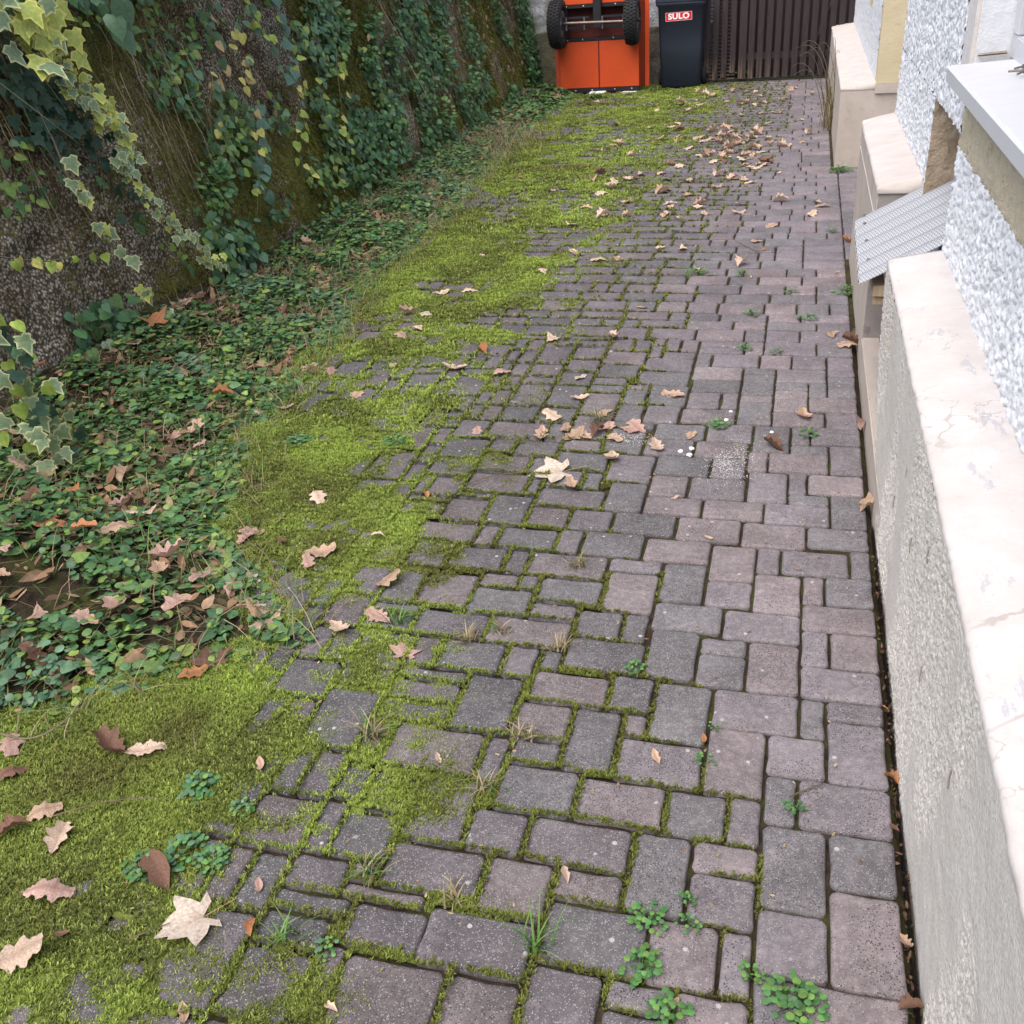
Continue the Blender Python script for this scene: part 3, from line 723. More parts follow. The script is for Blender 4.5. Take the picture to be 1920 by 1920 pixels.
MB().box(.462, .552, 3.322, 3.33, 1.226, 2.35).build('reveal', MT['yellow'], house)
MB().box(.452, .4625, 3.325, 3.50, 1.19, 2.35).build('reveal_border', MT['border'], house)
hook = empty('hinge_screws', tuple(gnd(1903, 132, 1.232)))
tag(hook, 'small loose metal hinge screws lying on the white window sill', 'screws')
for (px, py, dx, dy) in ((1899, 134, .018, -.012), (1908, 128, .015, .01), (1912, 138, .012, .018)):
    p = gnd(px, py, 1.238); MB().tube([p - (dx * .5, dy * .5, 0), p + (dx, dy, .003)], .0028, 8).lathe(p + (dx, dy, .003), (dx, dy, 0), [(0, 0), (0, .006), (.004, .006), (.004, 0)], 10).build('screw', MT['steel'], hook)
# wing beyond
V, F = wobble_cap(8.0, 12.98, .253, .545, .50, .575, .02, 25)
mk('wing_ledge', V, F, MT['beigetop'], house, smooth=True)
MB().prism_y([(.257, -.06), (.257, .528), (.75, .528), (.75, -.06)], 8.003, 12.97).build('wing_plinth', MT['beige'], house)
MB().box(.488, .75, 7.985, 8.02, .50, .565).build('wing_foot', MT['beige'], house)
MB().box(.490, .75, 7.99, 8.12, .566, 3.9).build('pilaster', MT['yellow'], house)
V, F = rough_panel(.497, 8.122, 12.9, .56, 1.6, .013, .012, 5000); mk('roughcast_panel', V, F, MT['rough'], house, smooth=True)['label'] = 'distant strip of white roughcast on the wing'
MB().box(.503, .9, 8.13, 12.95, .5, 3.9).build('wall', MT['rough'], house)
MB().box(.484, .50, 9.3, 9.75, .95, 2.3, .006).build('surround', MT['yellow'], house)
MB().box(.74, .9, 5.55, 8.05, -.05, 3.9).build('wall', MT['rough'], house)

# corrugated cover over the cellar window
cov = empty('corrugated_cover', (.34, 3.68, .11), 'corrugated translucent plastic sheet covering the cellar window recess', 'plastic cover')
ns, nt = 150, 14; S, T = np.meshgrid(np.linspace(0, 1, ns), np.linspace(0, 1, nt), indexing='ij')
Ys = 3.30 + .76 * S; Xs = .215 + .32 * T + .010 * S; wv = np.sin(S * 2 * math.pi * 6.4)
Zs = .572 + .175 * T + .021 * wv - .004 * S
V = np.stack([Xs, Ys, Zs], 2).reshape(-1, 3); F = grid_faces(ns, nt)
Vb = V - (0, 0, .0025); tt = np.stack([S * .76 * 1.6, T * .37 * 1.6, S * 0], 2).reshape(-1, 3)
mk('sheet', np.concatenate([V, Vb]), np.concatenate([F, F[:, ::-1] + len(V)]), MT['sheet'], cov, tint=np.concatenate([tt, tt]), smooth=True)
for k in (1, 3, 5, 6):
    s = (k + .25) / 6.4; y = 3.30 + .76 * s; x = .245 + .01 * s; z = .572 + .175 * .1 + .020
    MB().lathe((x, y, z), (0, 0, 1), [(-.004, .004), (0, .0065), (.003, .005), (.004, 0)], 10).build('screw', MT['steel'], cov)
MB().box(.262, .300, 3.33, 4.03, .520, .556, .002).build('batten', MT['batten'], cov)
MB().box(.266, .36, 3.345, 3.385, .488, .518, .002).build('batten', MT['batten'], cov)

# black dimpled membrane in the slot between paving and plinth
ys = np.arange(.3, 2.75, .006); zs = np.linspace(-.06, -.002, 9); Yg, Zg = np.meshgrid(ys, zs, indexing='ij')
Xg = .2935 - .004 * np.maximum(0, np.sin(Yg * 2 * math.pi / .034)) * np.maximum(0, np.sin((Zg + .06) * math.pi / .03)) + .003 * (fbm(Yg * 4, Yg * 0, 7, 2) - .5)
mo = mk('dimpled_membrane', np.stack([Xg, Yg, Zg], 2).reshape(-1, 3), grid_faces(*Yg.shape)[:, ::-1], MT['membrane'], origin=(.29, 1.5, -.06), smooth=True)
tag(mo, 'black dimpled damp proof membrane in the slot below the rough plinth', 'membrane')

# ================================================================== BACK: wall, fence, gate
bw = empty('rear_wall', (-2.2, 13.05, 0), 'low rendered wall, white above and bare grey below, behind the trailer', 'wall')
U, W = np.meshgrid(np.linspace(-3.6, -1.02, 130), np.linspace(-.05, 2.4, 120), indexing='ij')
V = np.stack([U, 12.99 - .03 * fbm(U * 14, W * 14, 61, 4), W], 2).reshape(-1, 3); mk('render', V, grid_faces(130, 120), MT['lowwall'], bw, smooth=True)
MB().box(-3.6, -1.02, 13.0, 13.2, -.05, 2.4).build('core', MT['lowwall'], bw)
sh = MB()
tag(MB().box(-1.6, 1.2, 13.75, 13.8, -.05, 2.6).build('shed_wall', MT['gateback']), 'dark brown boarding glimpsed behind the gate slats', 'shed')
fence = empty('fence_panel', (-1.02, 12.95, 0), 'dark brown fence panel of uprights and thin laths beside the bin', 'fence')
for x, zb in ((-1.135, .10), (-1.035, .03), (-.935, .05), (-.835, .10)):
    MB().box(x - .032, x + .032, 12.925, 12.945, zb + random.uniform(-.01, .01), 1.55, .002).build('slat', MT['gate'], fence)
for k in range(38):
    z = .035 + k * .0405
    MB().box(-1.18, -.80, 12.949, 12.957, z, z + .017).build('lath', MT['gate'], fence)
gate = empty('wooden_gate', (-.15, 12.95, 0), 'dark brown slatted wooden gate closing the end of the paved drive', 'gate')
slx = [-.72 + .0985 * k for k in range(13)]
for k, x in enumerate(slx):
    wdt = .036 if k else .045
    zb = .035 + .004 * k * .2 + random.uniform(-.006, .006)
    MB().box(x - wdt, x + wdt - .004, 12.915, 12.935, zb, 1.6, .003).build('slat', MT['gate'], gate)
MB().box(-.76, .50, 12.936, 12.965, .24, .31, .002).build('rail', MT['gate'], gate)
MB().box(-.76, .50, 12.936, 12.965, 1.30, 1.38, .002).build('rail', MT['gate'], gate)
MB().tube([(.05, 12.955, .27), (.42, 12.955, 1.3)], .03, 4).build('brace', MT['gate'], gate)

# ================================================================== TRAILER (tipped up on its tail, underside towards us)
tr = empty('tipping_trailer', (-2.3, 12.5, 0), 'orange garden trailer tipped up on end, underside and two wheels showing', 'trailer')
PX0, PX1, XM = -2.80, -1.865, -2.335
def panel(xa, xb, za, zb, name='bed_panel'): MB().box(xa, xb, 12.45, 12.47, za, zb, .004).build(name, MT['orange'], tr)
panel(PX0, XM - .003, .065, .565); panel(XM + .003, PX1, .065, .565)
panel(PX0, XM - .05, .955, 1.45); panel(XM + .05, PX1, .955, 1.45)
MB().box(XM - .005, XM + .005, 12.440, 12.449, .07, .60, .002).build('seam', MT['redin'], tr)
MB().box(PX0 - .002, PX1 + .01, 12.438, 12.475, .018, .062, .003).build('tail_rail', MT['black'], tr)
MB().box(PX0, PX1, 12.60, 12.62, .5, 1.0).build('bed_floor', MT['redin'], tr)
MB().box(PX0, PX1, 12.455, 12.60, .568, .60, .003).build('frame_rail', MT['black'], tr)
MB().box(PX0, PX1, 12.455, 12.60, .915, .952, .003).build('frame_rail', MT['black'], tr)
MB().box(XM - .045, XM + .045, 12.40, 12.47, .70, 1.5, .006).build('drawbar', MT['black'], tr)
# flanged side
MB().add([(PX1 + .002, 12.452, .05), (PX1 + .002, 12.452, 1.45), (PX1 + .05, 12.60, 1.45), (PX1 + .05, 12.60, .05)], [(0, 1, 2, 3), (3, 2, 1, 0)]).build('side_panel', MT['orangeside'], tr)
MB().box(PX1 + .05, PX1 + .10, 12.58, 12.60, .045, 1.45, .003).build('side_flange', MT['orange'], tr)
MB().box(PX0 - .06, PX0 - .001, 12.47, 12.60, .06, 1.45, .003).build('side_panel', MT['orangeside'], tr)
AX, AY, AZ = -2.35, 12.30, .772
MB().tube([(-2.80, AY, AZ + .008), (-1.87, AY, AZ - .008)], .013, 10).build('axle', MT['steel'], tr)
for (xa, xb) in ((-2.72, -2.42), (-2.27, -1.98)):
    mb = MB().box(xa, xb, AY + .06, AY + .09, .70, .735, .003).box(xa, xb, AY + .06, AY + .09, .81, .835, .003)
    mb.build('axle_bracket', MT['black'], tr)
for x in (-2.68, -2.47, -2.26, -2.02):
    MB().tube([(x, AY + .02, .70), (x, AY + .02, .83)], .011, 8).build('bracket_bolt', MT['steel'], tr)
for x, r in ((-2.775, -.04), (-1.918, .03)):
    wh = empty('wheel', (0, 0, 0)); wh.parent = tr; wh.location = np.array((x, AY, AZ)) - wloc(tr)
    R0 = .248; ax = np.array((1, r, 0)); ax = ax / np.linalg.norm(ax)
    prof = [(-.045, .135), (-.070, .165), (-.078, .200), (-.066, .232), (-.036, .246), (0, .250), (.036, .246), (.066, .232), (.078, .200), (.070, .165), (.045, .135)]
    MB().lathe((x, AY, AZ), ax, prof, 40).build('tyre', MT['rubber'], wh, smooth=True)
    lug = MB(); u = np.array((0, 0, 1.)); v = np.cross(ax, u)
    for q in range(40):
        t = 2 * math.pi * q / 40
        for (aa, rr, dt) in ((-.052, .238, 0), (-.018, .249, .08), (.018, .249, 0), (.052, .238, .08)):
            c = np.array((x, AY, AZ)) + ax * aa + rr * (u * math.cos(t + dt) + v * math.sin(t + dt))
            rad = u * math.cos(t + dt) + v * math.sin(t + dt); tan = np.cross(ax, rad)
            L = [c + ax * (sx * .013) + tan * (sy * .010) + rad * h for h in (-.006, .010) for sx in (-1, 1) for sy in (-1, 1)]
            lug.add(L, [(0, 1, 3, 2), (4, 6, 7, 5), (0, 4, 5, 1), (2, 3, 7, 6), (0, 2, 6, 4), (1, 5, 7, 3)])
    lug.build('tread', MT['rubber'], wh)
    MB().lathe((x, AY, AZ), ax, [(-.05, 0.02), (-.05, .10), (-.06, .138), (-.04, .14), (.04, .14), (.06, .138), (.045, .10), (.035, .03), (.05, .028), (.05, 0)], 28).build('rim', MT['rim'], wh, smooth=True)
    MB().lathe((x, AY, AZ), ax, [(-.09, 0), (-.09, .02), (.075, .022), (.095, .018), (.095, 0)], 14).build('hub', MT['black'], wh)
for (x, z) in ((-2.62, .04), (-2.42, .042), (-2.15, .044), (-1.95, .044), (-2.70, .585), (-2.52, .588), (-2.16, .592), (-2.70, .935), (-2.50, .936), (-2.13, .938)):
    MB().lathe((x, 12.437 if z < .1 else 12.454, z), (0, -1, 0), [(-.002, .008), (.004, .008), (.006, .005), (.006, 0)], 10).build('bolt', MT['bolt'], tr)
pk = MB().add([(-2.55, 12.42, .005), (-2.35, 12.41, .004), (-2.33, 12.44, .03), (-2.53, 12.45, .032)], [(0, 1, 2, 3)])
tag(MB().add([(-2.45, 12.38, .002), (-2.28, 12.37, .002), (-2.25, 12.45, .022), (-2.43, 12.46, .024), (-2.45, 12.38, .016), (-2.28, 12.37, .014), (-2.25, 12.45, .03), (-2.43, 12.46, .032)],
    [(0, 1, 2, 3), (4, 7, 6, 5), (0, 4, 5, 1), (1, 5, 6, 2), (2, 6, 7, 3), (3, 7, 4, 0)]).build('board_offcut', MT['chalk']), 'pale board offcut wedged under the middle of the orange trailer', 'board')
tag(MB().box(-2.05, -1.88, 12.36, 12.40, .004, .018, .002).build('batten_offcut', MT['chalk']), 'thin pale batten lying under the right end of the orange trailer', 'batten')

# ================================================================== WHEELIE BIN
bn = empty('wheelie_bin', (-1.41, 12.8, 0), 'dark grey wheelie bin with red sticker standing by the gate', 'bin')
def ring(z, w_, d0, d1, r=.035, n=5):
    P = []; cx = -1.405
    for (sx, sy, a0) in ((-1, -1, math.pi), (1, -1, 1.5 * math.pi), (1, 1, 0), (-1, 1, .5 * math.pi)):
        cxx = cx + sx * (w_ / 2 - r); cyy = (d0 + r) if sy < 0 else (d1 - r)
        for k in range(n):
            a = a0 + k * math.pi / 2 / (n - 1); P.append((cxx + r * math.cos(a), cyy + r * math.sin(a), z))
    return P
RG = [ring(.012, .425, 12.62, 12.93), ring(.03, .445, 12.605, 12.94), ring(.45, .485, 12.575, 12.965), ring(.86, .515, 12.55, 12.985), ring(.885, .56, 12.52, 12.985), ring(.915, .56, 12.52, 12.985), ring(.915, .50, 12.56, 12.97)]
m = len(RG[0]); V = [p for r in RG for p in r]; F = []
for a in range(len(RG) - 1):
    for k in range(m): F.append((a * m + k, a * m + (k + 1) % m, (a + 1) * m + (k + 1) % m, (a + 1) * m + k))
F.append(tuple(range(m - 1, -1, -1))); mk('body', V, F, MT['bin'], bn, smooth=True)
RG = [ring(.917, .57, 12.51, 12.985), ring(.945, .57, 12.51, 12.985), ring(.985, .46, 12.60, 12.95)]
V = [p for r in RG for p in r]; F = []
for a in range(2):
    for k in range(m): F.append((a * m + k, a * m + (k + 1) % m, (a + 1) * m + (k + 1) % m, (a + 1) * m + k))
F.append(tuple(2 * m + k for k in range(m))); F.append(tuple(range(m - 1, -1, -1))); mk('lid', V, F, MT['bin'], bn)
for x in (-1.655, -1.155):
    MB().lathe((x, 12.87, .10), (1, 0, 0), [(-.025, .03), (-.025, .092), (-.018, .1), (.018, .1), (.025, .092), (.025, .03), (.02, 0)], 24).build('wheel', MT['rubber'], bn, smooth=True)
def bin_face_y(z): return float(np.interp(z, [.03, .45, .86], [12.605, 12.575, 12.55]))
sa = math.radians(1.5)
def stick(u, v, off):
    x = -1.425 + u * math.cos(sa) - v * math.sin(sa); z = .765 + u * math.sin(sa) + v * math.cos(sa); return (x, bin_face_y(z) - off, z)
def plate(hw, hh, off): return [stick(-hw, -hh, off), stick(hw, -hh, off), stick(hw, hh, off), stick(-hw, hh, off)]
mb = MB(); a = plate(.150, .044, .0035); b_ = [(x, y + .003, z) for x, y, z in a]
mb.add(a + b_, [(0, 1, 2, 3), (0, 4, 5, 1), (1, 5, 6, 2), (2, 6, 7, 3), (3, 7, 4, 0)]); st = mb.build('sticker', MT['red'], bn)
mb = MB()
for (u0, u1, v0, v1) in ((-.148, .148, .0405, .043), (-.148, .148, -.043, -.0405), (-.148, -.1455, -.0405, .0405), (.1455, .148, -.0405, .0405)):
    mb.add([stick(u0, v0, .0045), stick(u1, v0, .0045), stick(u1, v1, .0045), stick(u0, v1, .0045)], [(0, 1, 2, 3)])
mb.build('sticker_edge', MT['lett'], st)
tcv = bpy.data.curves.new('lettering', 'FONT'); tcv.body = 'SULO'; tcv.size = .082; tcv.align_x = 'CENTER'; tcv.align_y = 'CENTER'; tcv.extrude = .0008; tcv.offset = .0032; tcv.space_character = 1.08
to = bpy.data.objects.new('tmp', tcv); COL.objects.link(to); bpy.context.view_layer.update()
tm = bpy.data.meshes.new_from_object(to); bpy.data.objects.remove(to)
co = np.array([v.co[:] for v in tm.vertices])
for v in tm.vertices:
    q = stick(v.co.x * 1.12, v.co.y, .0050 + v.co.z); v.co = Vector(q) - Vector(wloc(st))
lo = link('lettering', tm, MT['lett'], st, wloc(st))

# ================================================================== RETAINING WALL
nu, nv = 560, 110
Yg, Zg = np.meshgrid(np.linspace(.6, 13.2, nu), np.linspace(-.06, 2.0, nv), indexing='ij')
def wall_bulge(Y, Z): return .14 * (fbm(Y * 1.1, Z * 1.3, 81, 3) - .5) + .06 * (fbm(Y * 5, Z * 5, 83, 3) - .5)
Xg = wall_x(Yg, Zg) + wall_bulge(Yg, Zg) + .02 * (fbm(Yg * 24, Zg * 24, 85, 2) - .5)
def wall_moss(Y, Z):
    m = fbm(Y * 1.6, Z * 2.2, 91, 4)
    return np.clip((m - .40) * 3.0 + np.clip((Y - 5.0) * .22, -.15, .45), 0, 1)
V = np.stack([Xg, Yg, Zg], 2).reshape(-1, 3)
wm = wall_moss(Yg, Zg).reshape(-1); tn = np.stack([wm, wm, wm], 1)
rw = empty('retaining_wall', (WALL_X, 6, 0), 'old pebbly concrete retaining wall, mossy and overgrown, along the left side', 'wall')
mk('face', V, grid_faces(nu, nv), MT['wall'], rw, tint=tn, smooth=True)
tv = np.stack([Xg[:, -1], Yg[:, -1], Zg[:, -1]], 1); tb = tv + (-2.5, 0, .15)
mk('top', np.concatenate([tv, tb]), [(i, i + 1, nu + i + 1, nu + i) for i in range(nu - 1)], MT['soil'], rw)
# soil bed between the wall foot and the moss
by = np.arange(.3, 13.0, .04); bt = np.linspace(0, 1, 26); Bt, By = np.meshgrid(bt, by, indexing='ij')
def bed_z(X, Y):
    e = XV(Y); t = np.clip((e + .10 - X) / .75, 0, 1); return t * .06 + .13 * t ** 3 + .05 * t * (fbm(X * 6, Y * 6, 33, 3) - .3) - .006 + .012 * np.clip(t * 8, 0, 1)
Xe = XV(By) + .12 + .16 * (fbm(By * 3, By * 0, 35, 3) - .5); Xb = Xe + (-3.75 - Xe) * Bt
V = np.stack([Xb, By, np.where(Bt == 0, -.02, bed_z(Xb, By))], 2).reshape(-1, 3)
tag(mk('soil_bed', V, grid_faces(*Bt.shape), MT['soil'], origin=(-3, 6, 0), smooth=True), kind='structure')

# ------------------------------------------------------------------ leaf shapes (length 1 along +Y, normal +Z)
def fan(half, c=(0, .3), cup=.10, mirror=True):
    R_ = [(x, y) for x, y in half]; L_ = [(-x, y) for x, y in half[::-1] if abs(x) > 1e-6]
    out = R_ + L_; n = len(out)
    V = [(x, y, -cup * (abs(x) * 1.6 + (y - .35) ** 2)) for x, y in out] + [(c[0], c[1], .0)]
    F = [(i, (i + 1) % n, n) for i in range(n)]
    return np.array(V), np.array(F), np.array([1.] * n + [0.])
L_IVY = fan([(0, .02), (.22, -.10), (.50, .06), (.36, .24), (.47, .50), (.25, .54), (0, 1.0)])
L_HEART = fan([(0, .06), (.20, -.06), (.42, .08), (.45, .38), (.26, .74), (0, 1.05)], (0, .35), .16)
L_ROUND = fan([(0, .04), (.28, .0), (.48, .25), (.48, .60), (.28, .90), (0, 1.0)], (0, .45), .14)
L_LANCE = fan([(0, 0), (.17, .22), (.20, .48), (.10, .78), (0, 1.0)], (0, .45), .12)
def frames(tip, nrm):
    y = tip / np.linalg.norm(tip, axis=1, keepdims=True)
    z = nrm - y * (nrm * y).sum(1, keepdims=True); z /= np.linalg.norm(z, axis=1, keepdims=True) + 1e-9
    x = np.cross(y, z); return np.stack([x, y, z], 2)
def scatter(T, P, tip, nrm, size, cols, edge=None, edgefac=1.0):
    V0, F0, E0 = T; n = len(P); Rm = frames(tip, nrm)
    V = np.einsum('nij,kj->nki', Rm, V0) * size[:, None, None] + P[:, None, :]
    F = (F0[None] + (np.arange(n) * len(V0))[:, None, None]).reshape(-1, 3)
    C = np.repeat(cols[:, None, :], len(V0), 1)
    if edge is not None: C = C * (1 - E0[None, :, None] * edgefac) + edge[:, None, :] * E0[None, :, None] * edgefac
    return V.reshape(-1, 3), F, C.reshape(-1, 3)
class Heap:
    def __init__(s): s.v, s.f, s.c, s.n = [], [], [], 0
    def add(s, q): s.v.append(q[0]); s.f.append(q[1] + s.n); s.c.append(q[2]); s.n += len(q[0])
    def build(s, name, m, parent=None, origin=None): return mk(name, np.concatenate(s.v), np.concatenate(s.f), m, parent, origin, tint=np.concatenate(s.c))
def unit(n): return rng.normal(0, 1, (n, 3))
def pick(cs, n, var=.25):
    c = np.array(cs)[rng.integers(0, len(cs), n)]; return c * (1 - var + 2 * var * rng.random((n, 1)))
def blades(P, L, lean, cols, wd, seg=3, droop=.5):
    n = len(P); a = rng.random(n) * 2 * math.pi; d = np.stack([np.cos(a), np.sin(a)], 1); s = np.stack([-d[:, 1], d[:, 0], np.zeros(n)], 1)
    pts = []
    for k in range(seg + 1):
        t = k / seg; hor = L * lean * (t ** 1.4); ver = L * (t - droop * lean * t * t)
        c = P + np.stack([d[:, 0] * hor, d[:, 1] * hor, ver], 1); w_ = (wd * (1 - t * .9))[:, None]
        pts += [c - s * w_, c + s * w_]
    V = np.stack(pts, 1); m = 2 * (seg + 1)
    f = []
    for k in range(seg): f += [(2 * k, 2 * k + 1, 2 * k + 3), (2 * k, 2 * k + 3, 2 * k + 2)]
    F = (np.array(f)[None] + (np.arange(n) * m)[:, None, None]).reshape(-1, 3)
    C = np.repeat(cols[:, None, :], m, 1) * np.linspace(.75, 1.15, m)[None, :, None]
    return V.reshape(-1, 3), F, C.reshape(-1, 3)
G_DEEP = [(.075, .18, .065), (.10, .21, .08), (.06, .14, .062), (.12, .22, .075)]
G_BLUE = [(.085, .18, .10), (.105, .205, .12), (.13, .23, .135)]
G_LIME = [(.20, .32, .07), (.16, .27, .07), (.25, .33, .08)]
G_YEL = [(.36, .36, .06), (.30, .31, .06), (.42, .36, .10)]
BROWN = [(.27, .165, .10), (.19, .11, .07), (.36, .24, .16), (.13, .08, .055)]
STRAW = [(.30, .245, .14), (.24, .19, .105), (.37, .305, .19)]

# ------------------------------------------------------------------ ground cover (stuff)
gc = Heap()
def bed_points(n, y0, y1, out=.10):
    Y = rng.uniform(y0, y1, n); e = XV(Y) + out; f = wall_x(Y, 0) + .04; X = e + (f - e) * rng.random(n)
    return X, Y
for (n, y0, y1, s0, s1, T) in ((9000, 1.5, 4.6, .014, .030, L_ROUND), (2600, 1.5, 4.6, .025, .05, L_HEART), (7000, 4.6, 8.5, .022, .042, L_ROUND), (1800, 4.6, 9, .035, .06, L_LANCE), (3600, 8.5, 12.6, .035, .06, L_ROUND)):
    n = int(n * 1.25); X, Y = bed_points(n, y0, y1, .20); dens = fbm(X * 6.5, Y * 6.5, 101, 4); ok = dens > .43 - .10 * (Y > 5) - .07 * (Y < 2.9)
    X, Y, dn = X[ok], Y[ok], dens[ok]; n = len(X)
    Z = bed_z(X, Y) + .012 + rng.random(n) * .07 * np.clip((dn - .35) * 4, .2, 1) * np.clip((XV(Y) + .25 - X) * 4, .1, 1)
    up = np.array([0, 0, 1.]) + unit(n) * .38; tip = unit(n); tip[:, 2] = -.15 + .2 * rng.random(n)
    t = fbm(X * 2, Y * 2, 111, 3)[:, None]
    c = pick(G_DEEP, n) * (1 - (t > .66)) + pick(G_BLUE, n) * (t > .66); lm = rng.random(n) < .2; c[lm] = pick(G_LIME, lm.sum())
    gc.add(scatter(T, np.stack([X, Y, Z], 1), tip, up, rng.uniform(s0 * .7, s1, n), c))
tag(gc.build('ground_cover', MT['leaf'], origin=(-3, 6, 0)), 'low green round leaved ground cover along the foot of the wall', 'ground cover', kind='stuff')
gg = Heap()
X, Y = bed_points(9000, 1.4, 9.0, .30); n = len(X); gcol = pick([(.10, .20, .045), (.15, .24, .055), (.09, .16, .05)] + STRAW + BROWN[:1], n)
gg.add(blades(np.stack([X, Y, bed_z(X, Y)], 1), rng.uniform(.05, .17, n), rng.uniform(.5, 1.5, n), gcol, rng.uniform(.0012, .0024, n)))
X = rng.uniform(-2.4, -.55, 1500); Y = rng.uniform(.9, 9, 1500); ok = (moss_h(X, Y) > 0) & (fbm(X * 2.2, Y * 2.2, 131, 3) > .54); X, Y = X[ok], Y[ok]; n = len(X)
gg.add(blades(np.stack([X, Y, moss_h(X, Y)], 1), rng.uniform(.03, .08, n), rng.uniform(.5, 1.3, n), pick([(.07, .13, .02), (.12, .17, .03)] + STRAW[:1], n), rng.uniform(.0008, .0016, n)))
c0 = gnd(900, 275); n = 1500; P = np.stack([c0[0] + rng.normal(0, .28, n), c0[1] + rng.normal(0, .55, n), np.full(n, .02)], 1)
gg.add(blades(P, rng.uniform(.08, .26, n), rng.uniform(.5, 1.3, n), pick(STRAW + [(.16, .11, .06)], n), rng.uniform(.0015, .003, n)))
tag(gg.build('rough_grass', MT['grass'], origin=(-2.5, 6, 0)), 'thin green and straw coloured grass blades in the bed and moss', 'grass', kind='stuff')
# crumbled litter on the bed
lt = Heap(); X, Y = bed_points(9000, 1.5, 12.4, .08); n = len(X)
up = np.array([0, 0, 1.]) + unit(n) * .5; tip = unit(n); tip[:, 2] *= .3
lt.add(scatter(L_LANCE, np.stack([X, Y, bed_z(X, Y) + .01 + .02 * rng.random(n)], 1), tip, up, rng.uniform(.02, .075, n), pick(BROWN + STRAW[:1], n)))
n = 420; Y = rng.uniform(.8, 2.6, n); X = rng.uniform(.284, .30, n)
lt.add(scatter(L_LANCE, np.stack([X, Y, rng.uniform(-.04, -.012, n)], 1), unit(n), unit(n), rng.uniform(.008, .02, n), pick(BROWN, n) * .6))
n = 900; Y = rng.uniform(1., 9, n); X = rng.uniform(-1.6, .27, n); tip = unit(n); tip[:, 2] = 0; up = np.array([0, 0, 1.]) + unit(n) * .2
lt.add(scatter(L_LANCE, np.stack([X, Y, np.full(n, .004)], 1), tip, up, rng.uniform(.006, .016, n), pick(BROWN + STRAW, n)))
tag(lt.build('leaf_crumbs', MT['litter'], origin=(-2.5, 6, 0)), 'crumbled brown leaf fragments strewn over bed and joints', 'leaf litter', kind='stuff')

# ------------------------------------------------------------------ growth on the wall (stuff)
def wall_pts(n, y0, y1, z0, z1, off=.02):
    Y = rng.uniform(y0, y1, n); Z = rng.uniform(z0, z1, n); return np.stack([wall_x(Y, Z) + wall_bulge(Y, Z) + off * rng.random(n), Y, Z], 1)
P = wall_pts(60000, 2.5, 13, 0, 1.75, .006); ok = wall_moss(P[:, 1], P[:, 2]) + .5 * (fbm(P[:, 1] * 14, P[:, 2] * 14, 141, 3) - .5) > .50; P = P[ok]
sz = np.where(P[:, 1] < 6, .016, .026) * (.6 + .7 * rng.random(len(P)))
t = fbm(P[:, 1] * 4, P[:, 2] * 4, 143, 3)[:, None]; cc = np.array([.11, .11, .028]) * (1 - t) + np.array([.28, .30, .06]) * t
V, F, C = tuft_mesh(P, sz, cc, 4, normals=(.8, .35), wid=.2)
tag(mk('wall_moss', V, F, MT['moss'], origin=(WALL_X, 6, 0), tint=C), 'dark olive moss hanging in patches on the retaining wall', 'moss', kind='stuff')
wc = Heap()
def wall_leaves(n, y0, y1, z0, z1, T, s0, s1, cols, thr_, seed, off=.09, sc=3.0):
    P = wall_pts(n, y0, y1, z0, z1, off); P = P[fbm(P[:, 1] * sc, P[:, 2] * sc, seed, 3) > thr_]; n = len(P)
    tip = np.array([.35, 0, -1.]) + unit(n) * .45; nr = np.array([1., -.25, .55]) + unit(n) * .35
    wc.add(scatter(T, P, tip, nr, rng.uniform(s0, s1, n), cols(n)))
wall_leaves(16000, 6.6, 13, .0, 1.5, L_ROUND, .022, .05, lambda n: pick(G_DEEP + G_BLUE[:1], n), .52, 151, .12, 2.6)
wall_leaves(5200, 4.4, 7.8, .1, 1.5, L_HEART, .022, .058, lambda n: pick(G_DEEP + G_BLUE + G_LIME, n), .54, 157, .12, 2.6)
wall_leaves(1500, 3.0, 5.4, .2, 1.5, L_HEART, .022, .05, lambda n: pick(G_DEEP + G_LIME, n), .60, 158, .08, 3.4)
wall_leaves(2400, 3.0, 6.5, .0, .38, L_HEART, .03, .07, lambda n: pick(G_DEEP + G_BLUE, n), .50, 159, .12, 2.5)
wall_leaves(900, 5.5, 13, .1, 1.6, L_LANCE, .03, .07, lambda n: pick(BROWN, n), .45, 163, .10, 2.5)
wall_leaves(3200, 2.6, 13, 1.5, 2.1, L_HEART, .04, .09, lambda n: pick(G_DEEP + G_BLUE, n), .40, 167, .2, 2.0)
tag(wc.build('wall_creeper', MT['leaf'], origin=(WALL_X, 6, 0)), 'dense small leaved creeper covering the far half of the wall', 'creeper', kind='stuff')
hs = Heap(); 
